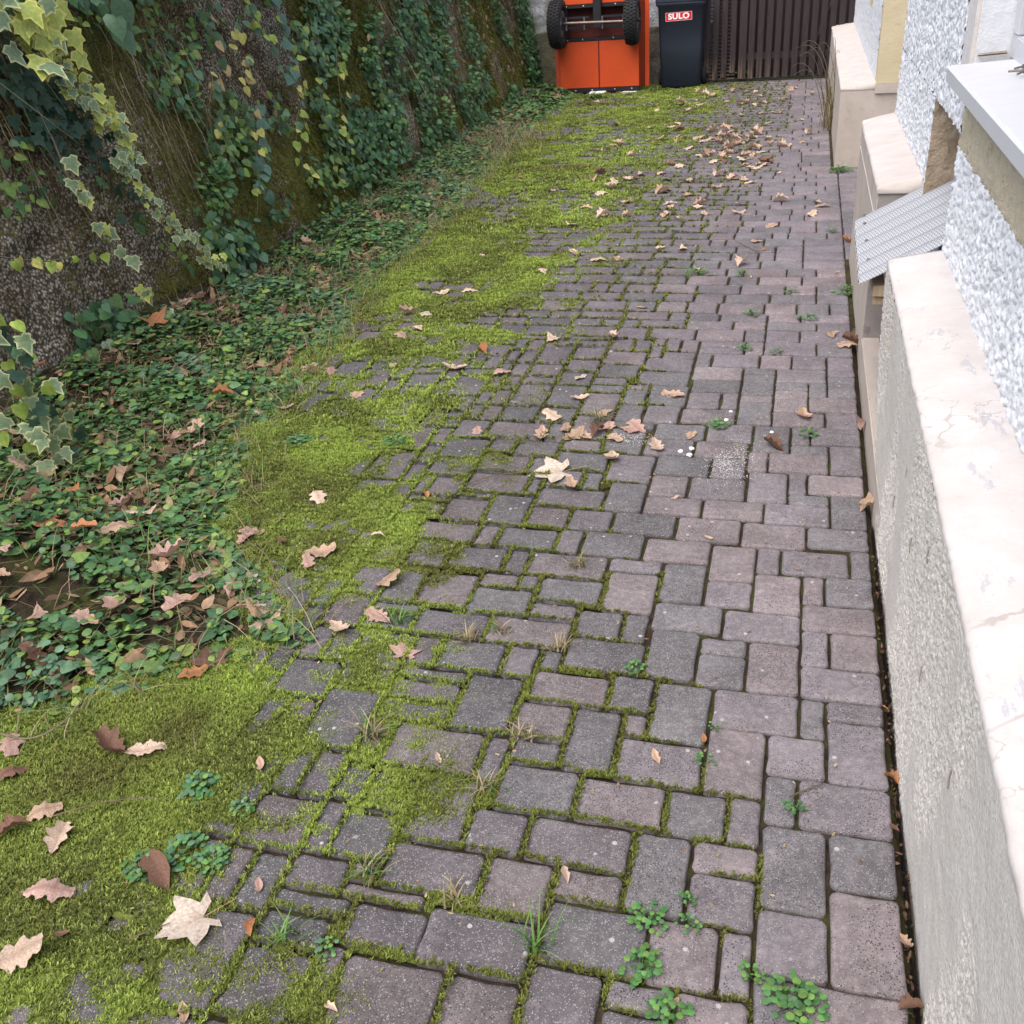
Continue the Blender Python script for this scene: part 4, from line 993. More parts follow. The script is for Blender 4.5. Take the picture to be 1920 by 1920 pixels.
for (n, y0, y1, z0, z1, s) in ((1500, 7.2, 12.8, .5, 1.6, 201), (500, 4.3, 6.8, .8, 1.7, 203), (260, 3.4, 5.0, .9, 1.7, 205)):
    P = wall_pts(n, y0, y1, z0, z1, .10); P = P[fbm(P[:, 1] * 2.0, P[:, 2] * .8, s, 3) > .5]; n = len(P); L = rng.uniform(.18, .6, n)
    d = np.array([.18, 0, -1.]) + unit(n) * (.10, .16, .05); wd = rng.uniform(.0012, .0028, n)[:, None]
    sag = rng.normal(0, .03, (n, 1)) * np.array([0, 1, 0]); q1 = P + d * (L * .5)[:, None] + sag; q2 = P + d * L[:, None] - sag * .5
    s_ = np.array([0, 1., 0]); V = np.stack([P - s_ * wd, P + s_ * wd, q1 - s_ * wd, q1 + s_ * wd, q2 - s_ * wd * .3, q2 + s_ * wd * .3], 1)
    F = (np.array([(0, 1, 3), (0, 3, 2), (2, 3, 5), (2, 5, 4)])[None] + (np.arange(n) * 6)[:, None, None]).reshape(-1, 3)
    hs.add((V.reshape(-1, 3), F, np.repeat(pick(STRAW + [(.12, .075, .05), (.09, .06, .04)], n)[:, None], 6, 1).reshape(-1, 3)))
tag(hs.build('hanging_roots', MT['litter'], origin=(WALL_X, 6, 0)), 'thin brown dead stems and roots hanging down the wall', 'roots', kind='stuff')

# ------------------------------------------------------------------ vines whose leaves can be told apart
def leaf_meshes(T, col, edge, name, n=3, ef=1.0):
    out = []
    for k in range(n):
        V, F, E_ = T; V = V.copy(); V[:, 2] += .10 * np.sin(V[:, 1] * 3 + k * 2) + .12 * V[:, 0] * (k - 1); V[:, 0] *= (.9 + .12 * k)
        # split every fan triangle once so the paler rim stays narrow
        c = V[-1]; rim = V[:-1]; mid = c + (rim - c) * .74; nr = len(rim)
        VV = np.concatenate([rim, mid, c[None]]); FF = []
        for i in range(nr):
            j = (i + 1) % nr; FF += [(i, j, nr + j), (i, nr + j, nr + i), (nr + i, nr + j, 2 * nr)]
        tt = np.concatenate([np.tile(edge, (nr, 1)), np.tile(np.array(col) * 1.1, (nr, 1)), np.array([col])])
        out.append(fastmesh(name, VV, np.array(FF), tt)); out[-1].materials.append(MT['leaf'])
    return out
VAR = leaf_meshes(L_IVY, (.20, .28, .15), (.74, .74, .40), 'ivy_leaf')
VARY = leaf_meshes(L_IVY, (.42, .48, .12), (.76, .72, .18), 'ivy_leaf')
DARK = leaf_meshes(L_IVY, (.035, .08, .05), (.05, .10, .06), 'ivy_leaf')
HG = leaf_meshes(L_HEART, (.085, .165, .085), (.10, .19, .09), 'heart_leaf'); HL = leaf_meshes(L_HEART, (.27, .37, .07), (.34, .42, .09), 'heart_leaf')
HY = leaf_meshes(L_HEART, (.50, .48, .13), (.58, .50, .16), 'heart_leaf'); HB = leaf_meshes(L_HEART, (.50, .38, .18), (.36, .22, .11), 'heart_leaf'); BG = leaf_meshes(L_HEART, (.09, .17, .125), (.10, .19, .135), 'bramble_leaf')
BIG = {}
def put_leaf(me, p, tip, nr, size, parent):
    o = bpy.data.objects.new('leaf', me); COL.objects.link(o); o.parent = parent
    Rm = frames(np.array([tip]), np.array([nr]))[0]; m4 = Matrix.Identity(4)
    for i in range(3):
        for j in range(3): m4[i][j] = Rm[i, j] * size
        m4[i][3] = p[i] - wloc(parent)[i]
    o.matrix_basis = m4; return o
def vine(path, leaves, label, name='ivy_vine', off=.10, group=None, r=.0035, cat='ivy', jit=14, hang=.35):
    """path: photo pixels along the stem; leaves: list of (mesh set, count, size lo, size hi)"""
    P = [at_wall(x, y, off) for x, y in path]
    root = empty(name, tuple(P[0]), label, cat, group)
    MB().tube(P, r, 5, r * .5).build('stem', MT['vine'], root)
    seg = np.cumsum([0] + [np.linalg.norm(P[i + 1] - P[i]) for i in range(len(P) - 1)])
    for (ms, n, s0, s1) in leaves:
        for k in range(int(n * 1.5)):
            t = random.random() * seg[-1]; i = min(len(P) - 2, int(np.searchsorted(seg, t, 'right') - 1)); f = (t - seg[i]) / (seg[i + 1] - seg[i] + 1e-9)
            p = P[i] * (1 - f) + P[i + 1] * f + np.array([random.uniform(.0, .05), random.gauss(0, .02) * jit / 14, random.gauss(0, .02) * jit / 14])
            tip = np.array([random.uniform(.1, .6), random.gauss(0, .5), -1 + random.gauss(0, hang)])
            nr = np.array([1., -.35 + random.gauss(0, .25), .6 + random.gauss(0, .3)])
            put_leaf(random.choice(ms), p, tip, nr, random.uniform(s0, s1) * .84, root)
    return root
vine([(-40, -20), (20, 15), (60, 40), (100, 30), (80, 60), (50, 60)], [(VARY, 12, .09, .15), (VAR, 6, .09, .14)], 'large pale variegated ivy leaves in the top corner of the wall', off=.22, jit=40)
vine([(0, 40), (50, 75), (95, 130), (135, 165), (175, 200), (205, 225)], [(VARY, 26, .045, .08), (VAR, 18, .045, .08)], 'yellow edged ivy trail slanting from the top left corner', off=.14, jit=24)
vine([(110, 130), (150, 165), (190, 215), (225, 260), (235, 300), (215, 300)], [(VAR, 30, .04, .07), (VARY, 18, .04, .07)], 'middle of the yellow edged ivy above the bare pebbly patch', off=.12, jit=24)
vine([(220, 320), (260, 355), (290, 395), (320, 420), (350, 445), (380, 480), (410, 495)], [(VAR, 28, .035, .065), (VARY, 12, .035, .06)], 'lowest yellow edged ivy trail ending above the wall foot', off=.10, jit=18)
vine([(60, 120), (110, 175), (150, 240), (190, 280), (215, 320), (230, 365)], [(DARK, 30, .045, .075)], 'dark green ivy stem behind the yellow edged trail', off=.05, jit=40)
vine([(0, 100), (30, 160), (60, 200), (90, 230), (115, 250)], [(DARK, 60, .045, .085)], 'mass of dark green ivy near the left edge of the wall', off=.07, jit=60)
vine([(95, 250), (115, 300), (135, 345), (165, 390), (195, 440), (225, 480), (260, 535), (300, 590), (330, 645)], [(VAR, 9, .07, .10), (VARY, 4, .06, .08)], 'long bare stem with sparse star shaped variegated leaves', off=.10, jit=12, r=.004)
vine([(-20, 620), (15, 660), (40, 700), (35, 740), (60, 780), (40, 810), (75, 840), (110, 800)], [(VAR, 16, .06, .10), (HL, 8, .05, .07), (DARK, 8, .05, .08)], 'variegated ivy tumbling over the ground at the left edge', off=.45, jit=45)
vine([(-10, 480), (40, 487), (90, 490), (140, 480), (175, 470)], [(HL, 4, .04, .06), (HY, 2, .04, .05)], 'single horizontal pale stem with few leaves at left edge', 'creeper_vine', off=.25, cat='creeper', jit=8)
vine([(195, -10), (205, 10), (215, 20)], [(HG, 3, .12, .17)], 'three broad green leaves hanging from the top of the wall', 'creeper_vine', off=.2, cat='creeper', jit=30)
for (pth, lv, lab) in (
    ([(392, -5), (398, 60), (400, 130), (392, 200), (398, 260)], [(HG, 7, .06, .085), (HB, 4, .06, .10), (HY, 2, .05, .06)], 'hanging creeper with brown veined leaves near the pebbly patch'),
    ([(425, 10), (440, 70), (455, 130), (462, 180), (470, 240)], [(HY, 7, .05, .075), (HG, 4, .05, .07), (HB, 3, .05, .08)], 'hanging creeper with mostly yellow leaves left of centre'),
    ([(470, 180), (478, 260), (485, 330), (482, 400)], [(BG, 6, .08, .11), (HL, 3, .05, .06), (HY, 2, .05, .06)], 'creeper with blue green leaves reaching down to the bed'),
    ([(505, -10), (520, 30), (535, 80), (540, 130), (548, 180)], [(BG, 9, .07, .12), (HL, 3, .05, .07)], 'creeper with large blue green leaves below the upper edge'),
    ([(540, 90), (552, 150), (560, 200), (556, 260), (570, 320)], [(HY, 6, .05, .08), (HL, 6, .05, .08), (HG, 3, .05, .07)], 'hanging creeper with lime and yellow leaves, longest of its row'),
    ([(580, 20), (590, 90), (600, 160), (605, 230)], [(HG, 9, .05, .08), (HL, 3, .05, .07)], 'green leaved creeper between the yellow creeper and the mossy patch'),
    ([(628, 60), (632, 130), (640, 200), (655, 290)], [(HL, 7, .05, .08), (HY, 3, .05, .07)], 'thin creeper with lime leaves beside the brown mossy patch'),
    ([(450, -5), (465, 30), (490, 60), (520, 110)], [(HL, 6, .05, .07), (HG, 5, .05, .08)], 'short leafy creeper at the upper edge above the yellow leaves')):
    vine(pth, lv, lab, 'creeper_vine', .11, 'creepers hanging down the wall', .003, 'creeper', 26, .5)
def bush(px, py, n, rad, s0, s1, cols, label, name='wall_plant', wall=True, T=L_ROUND, group=None, off=.08, cat='plant'):
    c = at_wall(px, py, off) if wall else gnd(px, py)
    h = Heap()
    a = unit(n); a /= np.linalg.norm(a, axis=1, keepdims=True); r = rad * rng.random((n, 1)) ** .5
    if wall: P = c + a * r * np.array([.55, 1, 1.1]); nr = np.array([1., -.4, .7]) + a * .6; tip = a * .7 + np.array([.3, 0, -.4])
    else: P = c + np.abs(a) * 0 + a * r * np.array([1, 1, .0]) + np.stack([0 * a[:, 0], 0 * a[:, 0], .008 + rad * .55 * (1 - (r[:, 0] / rad) ** 1.5) * (.4 + .6 * rng.random(n))], 1); nr = np.array([0, 0, 1.]) + a * .45; tip = a * np.array([1, 1, .2])
    h.add(scatter(T, P, tip, nr, rng.uniform(s0, s1, n), pick(cols, n, .3)))
    if True:
        k = n if wall else max(4, n // 3); q = P[:k]; b0 = np.tile(c, (k, 1)) + (np.array([-.03, 0, -.02]) if wall else np.array([0, 0, -.008])); wd = .0012
        s_ = np.stack([-(q - b0)[:, 1], (q - b0)[:, 0], np.zeros(k)], 1); s_ /= np.linalg.norm(s_, axis=1, keepdims=True) + 1e-9
        V = np.stack([b0 - s_ * wd, b0 + s_ * wd, q + s_ * wd, q - s_ * wd], 1).reshape(-1, 3); F4 = np.arange(4 * k).reshape(-1, 4)
        h.add((V, np.concatenate([F4[:, [0, 1, 2]], F4[:, [0, 2, 3]]]), np.tile((.07, .12, .035), (4 * k, 1))))
    o = h.build(name, MT['leaf'], origin=tuple(c)); return tag(o, label, cat, group)
FRESH = [(.085, .215, .065), (.11, .25, .075), (.07, .18, .06), (.14, .26, .06)]
for (x, y, n, r, lab) in ((405, 350, 110, .14, 'bushy round leaved plant on the wall beside the bare pebbly patch'), (360, 190, 40, .07, 'small dense round leaved tuft right of the ivy trail'),
    (645, 55, 60, .10, 'upper left leafy rosette in the mossy patch of the wall'), (700, 45, 60, .11, 'leafy rosette hanging at upper middle of the mossy patch'), (735, 85, 70, .12, 'plump leafy rosette in the middle of the mossy patch'),
    (697, 110, 55, .09, 'flat leafy rosette low in the brown mossy patch'), (775, 150, 60, .11, 'leafy rosette above the long arching grass stem'), (835, 110, 110, .18, 'broad leafy clump on the wall near the hanging roots'),
    (760, 10, 80, .14, 'leafy clump at the upper edge above the hanging roots'), (880, 160, 90, .16, 'leafy clump below the hanging roots, towards the trailer'), (790, 60, 60, .11, 'leafy clump right of the plump rosette'), (830, 230, 130, .2, 'large leafy clump at the wall foot by dry grass')):
    bush(x, y, n, r, .022, .045, FRESH + G_DEEP, lab, group='leafy rosettes on the wall')

# ------------------------------------------------------------------ weeds in the joints
WEEDS = [(1490, 1520, 16, .030, 'weed with one big leaf in a joint by the largest grey slab'), (1340, 1365, 9, .018, 'tiny weed beside a yellow leaf fragment in a joint'), (1320, 1430, 14, .026, 'little weed between two pavers just left of plinth side'),
    (1215, 1725, 40, .045, 'round leaved weed, upper of two big ones in the foreground joint'), (1288, 1690, 16, .022, 'small upright weed right of the upper big foreground weed'), (1290, 1735, 18, .026, 'yellowish weed in the joint below the small upright one'),
    (1205, 1818, 46, .050, 'long round leaved weed filling a foreground joint'), (1490, 1880, 60, .062, 'bushy weed at the lower edge near the plinth'), (1410, 1832, 18, .03, 'weed with a pale yellow leaf near the lower edge'), (1255, 1905, 40, .05, 'weed cut by the lower edge of the view'),
    (1190, 1255, 22, .032, 'bright green weed alone in the middle of the pavers'), (1345, 800, 34, .055, 'weed beside the white powder on the pavers'), (1515, 815, 26, .045, 'weed below a lone oak leaf near the wall'), (1398, 655, 24, .045, 'weed among flat pavers halfway along the drive'),
    (1455, 662, 18, .04, 'sparse weed right of its brighter neighbour halfway along'), (1410, 590, 26, .055, 'weed left of another across the drive before the cover'), (1515, 598, 26, .055, 'weed opposite the corrugated cover near the wall'), (1485, 548, 18, .05, 'flat weed before the corrugated cover'),
    (1588, 548, 40, .075, 'dark weed growing tight against the kerb under the cover'), (1560, 435, 22, .05, 'small weed beside the corrugated cover corner'), (1390, 516, 22, .06, 'weed beside a long curled leaf'), (1305, 512, 30, .08, 'wide flat weed left of a curled leaf'),
    (1576, 322, 60, .11, 'dark weed at the foot of the beige corner block'), (375, 1480, 60, .060, 'lush round leaved weed in the moss at lower left'), (270, 1630, 40, .050, 'left end of the weed chain over a dark leaf in moss'), (345, 1600, 60, .06, 'middle of the weed chain over a dark leaf in moss'),
    (400, 1615, 40, .045, 'right end of the weed chain over a dark leaf in moss'), (455, 1518, 26, .035, 'small weed right of the lush one in moss'), (245, 1140, 90, .085, 'dome of round leaves at the edge of the leaf bed'), (610, 1782, 22, .03, 'small weed above a lone grey paver in the moss'),
    (1390, 140, 50, .16, 'creeping weed at the foot of the wooden gate'), (1120, 185, 60, .18, 'weed growing in front of the orange trailer'), (300, 950, 120, .11, 'spreading clump of round leaves at the bed edge'), (330, 905, 100, .12, 'clump of round leaves above the spreading clump'), (560, 830, 50, .07, 'blue green weed strip on the bright moss'), (740, 830, 36, .06, 'weed trailing over dark pavers amid moss')]
for (x, y, n, r, lab) in WEEDS:
    bush(x, y, int(n * 1.3), r * .82, r * .11 + .003, r * .19 + .004, FRESH if x > 1000 else FRESH + G_BLUE, lab, 'weed', False, group='small weeds in the paving', cat='weed')
def tuft(px, py, n, L0, L1, cols, label, lean=(.4, 1.2), wd=(.0014, .0030), spread=.012, group='grass tufts in the joints', name='grass_tuft'):
    c = gnd(px, py); P = c + rng.normal(0, 1, (n, 3)) * (spread, spread, 0); q = blades(P, rng.uniform(L0, L1, n), rng.uniform(*lean, n), pick(cols, n), rng.uniform(*wd, n), 4)
    h = Heap(); h.add(q); return tag(h.build(name, MT['grass'], origin=tuple(c)), label, 'grass', group)
GR = [(.10, .21, .045), (.15, .26, .06), (.08, .17, .045)]
for (x, y, n, a, b, cs, lab) in ((1005, 1775, 22, .05, .11, GR, 'green grass tuft with long blades in a foreground joint'), (915, 1480, 34, .03, .07, STRAW + GR[:1], 'dry grass tuft beside a patchy paver'), (695, 1380, 40, .03, .08, STRAW + GR[:1], 'sprawling dry grass tuft at the moss edge'),
    (690, 1640, 34, .03, .08, STRAW + GR, 'mixed dry grass tuft left of the foreground pavers'), (852, 1690, 22, .02, .05, STRAW, 'small straw tuft between foreground pavers'), (540, 1760, 20, .03, .07, GR, 'green grass tuft by lone dark pavers in the moss'),
    (745, 1165, 26, .04, .09, GR, 'dark green grass tuft beside a fallen oak leaf'), (985, 1380, 40, .02, .05, STRAW, 'trampled straw grass along a paver joint'), (880, 1200, 40, .03, .06, STRAW, 'flattened straw tuft at the moss boundary'), (940, 1185, 24, .03, .06, STRAW + GR[:1], 'upright straw tuft on the pavers near the moss'),
    (1125, 790, 70, .03, .08, [(.16, .19, .12), (.13, .16, .09)] + STRAW, 'grey green grass tuft amid the big leaf heap'), (1085, 1060, 40, .02, .05, STRAW + GR[:1], 'flattened grass along a joint in the middle'), (1290, 520, 20, .03, .07, GR, 'short grass beside a flat weed'), (1055, 1215, 22, .03, .06, STRAW, 'thin straw tuft right of the upright one')):
    tuft(x, y, n, a, b, cs, lab)
dg = empty('dry_grass_clump', tuple(gnd(1556, 245)), 'tall dry grass clump with arching stalks at the beige corner block', 'grass')
c = gnd(1556, 240); n = 110; h = Heap(); P = c + rng.normal(0, 1, (n, 3)) * (.03, .12, 0); h.add(blades(P, rng.uniform(.25, .6, n), rng.uniform(.05, .45, n), pick(STRAW + [(.13, .12, .04)], n), rng.uniform(.002, .004, n), 5)); h.build('blades', MT['grass'], dg)
for (x, y) in ((1495, 90), (1505, 82), (1535, 85), (1500, 105), (1485, 125), (1562, 75), (1575, 100), (1490, 140), (1520, 95)):
    e = at_y(x, y, c[1] + random.uniform(-.1, .4)); b0 = c + np.array([random.gauss(0, .03), random.gauss(0, .08), 0]); ap = (b0 + e) / 2; ap = np.array([b0[0] * .6 + e[0] * .4, ap[1], max(e[2], .3) + .16])
    pts = [b0 * (1 - t) ** 2 + 2 * ap * t * (1 - t) + e * t * t for t in np.linspace(0, 1, 9)]
    MB().tube(pts, .003, 4, .0015).build('stalk', MT['stem'], dg)

# ================================================================== FALLEN LEAVES
def strip_leaf(prof, curl, fold, twist, stalk, seed):
    """prof: list of (t, half width); bent along its length and folded on the midrib; thin solid"""
    r = np.random.default_rng(seed); V, T = [], []
    n = len(prof)
    for i, (t, hw) in enumerate(prof):
        z0 = curl * ((t - .45) ** 2) + .04 * math.sin(t * 7 + seed)
        for s in (-1, -.5, 0, .5, 1):
            if s < 0 and 2 < i < n - 4: hw = prof[i + 2][1]
            if s == .5: hw = prof[i][1]
            w_ = hw * (1 + r.uniform(-.07, .07)) if abs(s) == 1 else hw
            z = z0 + fold * abs(s) * hw * (1.5 if abs(s) == 1 else 1) + twist * s * hw * (t - .5) + (r.uniform(-.02, .02) if s else 0)
            V.append((s * w_ , t, z)); T.append((.72, .68, .66) if s == 0 else (1, 1, 1))
    F = []
    for i in range(n - 1):
        for k in range(4): a = i * 5 + k; F.append((a, a + 1, a + 6, a + 5))
    b = len(V); V += [(-.012, 0, prof and V[2][2]), (.012, 0, V[2][2]), (.008 + .05 * math.sin(seed), -stalk, V[2][2] + .05), (-.006 + .05 * math.sin(seed), -stalk, V[2][2] + .05)]; T += [(.7, .6, .5)] * 4
    F.append((b, b + 1, b + 2, b + 3))
    V = np.array(V, float); V[:, 2] -= V[:, 2].min() - .01; V[:, 1] -= .45
    o = bpy.data.meshes.new('fallen_leaf'); o.from_pydata(V.tolist(), [], F)
    a = o.attributes.new('tint', 'FLOAT_COLOR', 'POINT'); c = np.ones((len(V), 4), np.float32); c[:, :3] = T; a.data.foreach_set('color', c.ravel())
    o.polygons.foreach_set('use_smooth', np.ones(len(F), bool)); o.materials.append(MT['dry']); return o
OAKP = [(t, max(.012, (.34 * math.sin(math.pi * min(1, t ** 1.25 * .93 + .02)) ** .75) * (.80 + .20 * math.cos(2 * math.pi * (t * 3.5 - .30)) + .05 * math.cos(2 * math.pi * (t * 9 - .1))) if t < .93 else .30 * math.sqrt(max(0, 1 - ((t - .86) / .145) ** 2)) * .8)) for t in np.linspace(0, 1, 27)]
OVALP = [(0, .01), (.12, .10), (.28, .19), (.45, .22), (.62, .20), (.8, .12), (.93, .05), (1, .005)]
OAK = [strip_leaf(OAKP, c, f, t, .14, k) for k, (c, f, t) in enumerate(((.15, .10, .15), (.40, .22, -.3), (-.20, .12, .3), (.55, -.15, .2), (.1, .35, -.15), (-.35, -.15, .4)))]
CURL = [strip_leaf(OAKP, c, f, t, .14, 20 + k) for k, (c, f, t) in enumerate(((.8, .7, .4), (-.7, .8, -.5), (.3, .9, .6)))]
OVAL = [strip_leaf(OVALP, c, f, t, .10, 40 + k) for k, (c, f, t) in enumerate(((.4, .3, .2), (-.3, .5, .4)))]
def maple(seed, crumple):
    r = np.random.default_rng(seed); lob = [(-2.35, .38), (-2.05, .55), (-1.75, .34), (-1.45, .50), (-1.15, .85), (-1.0, .74), (-.80, .60), (-.55, .72), (-.35, .82), (-.2, .80), (0, 1.05), (.2, .80), (.35, .82), (.55, .72), (.80, .60), (1.0, .74), (1.15, .85), (1.45, .50), (1.75, .34), (2.05, .55), (2.35, .38)]
    V = [(0, 0, 0)]; T = [(.75, .7, .68)]
    for fr in (.45, .8, 1):
        for (a, q) in lob:
            rr = q * fr * (1 + r.uniform(-.05, .05)); x, y = rr * math.sin(a), rr * math.cos(a)
            V.append((x, y, crumple * (.30 * abs(math.sin(a * 1.25)) * rr + .18 * rr * rr * math.sin(a * 2.5 + seed)) + r.uniform(-.015, .015))); k = .82 if min(abs(a - b) for b in (-2.05, -1.1, 0, 1.1, 2.05)) < .08 else 1; T.append((k, k, k))
    n = len(lob); F = []
    for k in range(n - 1): F.append((0, 1 + k + 1, 1 + k))
    for q in range(2):
        for k in range(n - 1): F.append((1 + q * n + k, 1 + q * n + k + 1, 1 + (q + 1) * n + k + 1, 1 + (q + 1) * n + k))
    b = len(V); V += [(-.012, 0, .005), (.012, 0, .005), (.06, -.75, .03), (.04, -.75, .03)]; T += [(.6, .45, .35)] * 4; F.append((b, b + 1, b + 2, b + 3))
    V = np.array(V, float); V[:, 2] -= V[:, 2].min() - .01; V[:, 1] -= .2
    o = bpy.data.meshes.new('fallen_leaf'); o.from_pydata((V * .6).tolist(), [], F); a = o.attributes.new('tint', 'FLOAT_COLOR', 'POINT'); c = np.ones((len(V), 4), np.float32); c[:, :3] = T; a.data.foreach_set('color', c.ravel())
    o.polygons.foreach_set('use_smooth', np.ones(len(F), bool)); o.materials.append(MT['dry']); return o
MAPLE = [maple(3, .8), maple(5, 1.3), maple(9, .75)]
LC = {'pale': ('pale tan', (.66, .52, .41)), 'tan': ('tan', (.55, .40, .295)), 'pink': ('pinkish brown', (.50, .345, .295)), 'orange': ('orange brown', (.47, .225, .105)), 'brown': ('dark brown', (.21, .12, .085)), 'white': ('bleached whitish', (.58, .51, .43))}
KN = {'oak': (OAK, 'oak leaf'), 'curl': (CURL, 'curled oak leaf'), 'oval': (OVAL, 'small narrow leaf'), 'maple': (MAPLE, 'maple leaf'), 'broad': (MAPLE[2:], 'maple leaf')}
def ground_z(x, y):
    X, Y = np.array([x]), np.array([y]); z = max(.001, float(moss_h(X, Y)[0]) + .003)
    if x < float(XV(np.array(y))) + .05: z = max(z, float(bed_z(X, Y)[0]) + .03 + .03 * random.random())
    return z
def zone(x, y):
    xv, xb = float(XV(np.array(y))), float(XB(np.array(y)))
    if x < xv: s = 'in the wall bed'
    elif x < xb - .45: s = 'on deep moss'
    elif x < xb: s = 'on the moss edge'
    elif x < xb + .5: s = 'on pavers beside the moss'
    else: s = 'on bare pavers house side'
    for lim, d in ((1.35, 'nearest the camera'), (1.9, 'in the foreground'), (2.6, 'short of the big maple leaf'), (3.3, 'level with the white powder'), (4.2, 'beside the cellar window'), (5.4, 'just past the cellar window'),
                   (6.7, 'abreast of the far plinth'), (8.0, 'short of the beige corner block'), (9.3, 'past the beige corner block'), (10.8, 'in the thick far leaf scatter')):
        if y < lim: return s, d
    return s, 'close to bin and trailer'
def fall(p, kind, col, size, label=None, rot=None, tilt=.22):
    ms, kn = KN[kind]; cn, c = LC[col]; me = random.choice(ms)
    if label is None: size *= (.55 if kind == 'oval' else .9) * (.62 if kind == 'curl' and p[1] < 1.9 else 1)
    o = bpy.data.objects.new('fallen_leaf', me); COL.objects.link(o)
    z = ground_z(p[0], p[1]); o.location = (p[0], p[1], z)
    o.rotation_euler = (random.gauss(0, tilt * .5), random.gauss(0, tilt * .5), random.uniform(0, 6.28) if rot is None else rot)
    q = size; o.scale = (q, q, q); k = random.uniform(.8, 1.2); o.color = (c[0] * k, c[1] * k, c[2] * k, 1)
    s, d = zone(p[0], p[1])
    if label: tag(o, label, 'leaf', 'fallen leaves')
    else: tag(o, f'{cn} {kn} {s} {d}', 'leaf', f'{cn} {kn} {s} {d}')
    return o
SPEC = [(365, 1735, 'broad', 'white', .155, 'big bleached maple leaf on moss at lower left', 2.4), (1040, 888, 'broad', 'white', .20, 'largest bleached maple leaf crumpled on the middle pavers', 1.9), (1072, 915, 'oak', 'tan', .075, 'ragged tan oak leaf touching the largest maple leaf', .4),
    (112, 1583, 'oak', 'pale', .085, 'pale oak leaf standing out in the lower left moss', .3), (90, 1683, 'oak', 'pink', .10, 'pinkish oak leaf lying flat below the pale one', -1.2), (35, 1805, 'oak', 'pale', .11, 'pale leaf cut off by the lower left edge', -1.0),
    (272, 1415, 'oak', 'pale', .095, 'pale oak leaf beside a dark shrivelled leaf in moss', -1.1), (400, 1245, 'maple', 'brown', .13, 'reddish brown maple leaf where bed meets moss', .8), (362, 1272, 'oak', 'orange', .08, 'orange leaf half under the reddish maple leaf', -.9),
    (505, 1172, 'oak', 'pale', .10, 'lowest pale leaf of the fallen oak twig', 2.6), (478, 1142, 'oak', 'pale', .095, 'middle pale leaf of the fallen oak twig', -1.9), (466, 1105, 'oak', 'pale', .10, 'upper pale leaf of the fallen oak twig', .2), (760, 1225, 'maple', 'pink', .10, 'upright pinkish maple leaf at the moss edge', .2),
    (600, 1042, 'oak', 'tan', .10, 'tan oak leaf with spread lobes on mid moss', -1.2), (580, 1062, 'oak', 'pink', .07, 'smaller leaf tucked beside the spread tan one', .6), (310, 690, 'maple', 'orange', .17, 'bright orange maple leaf at the wall foot', 1.0), (1450, 840, 'curl', 'brown', .085, 'crumpled brown leaf near the white powder', 1.0),
    (1507, 783, 'oak', 'tan', .10, 'tan oak leaf alone near the plinth', .2), (1265, 742, 'oak', 'tan', .10, 'orange tan oak leaf on greenish pavers', 1.2), (855, 693, 'oak', 'pale', .12, 'pale curved oak leaf at the far moss edge', 1.5), (300, 1640, 'oval', 'brown', .12, 'dark leaf under the chain of weeds', .9), (215, 1415, 'curl', 'brown', .10, 'dark shrivelled leaf in lower left moss', 1.2)]
for (x, y, k, c, s, lab, r) in SPEC: fall(gnd(x, y), k, c, s, lab, r, .25)
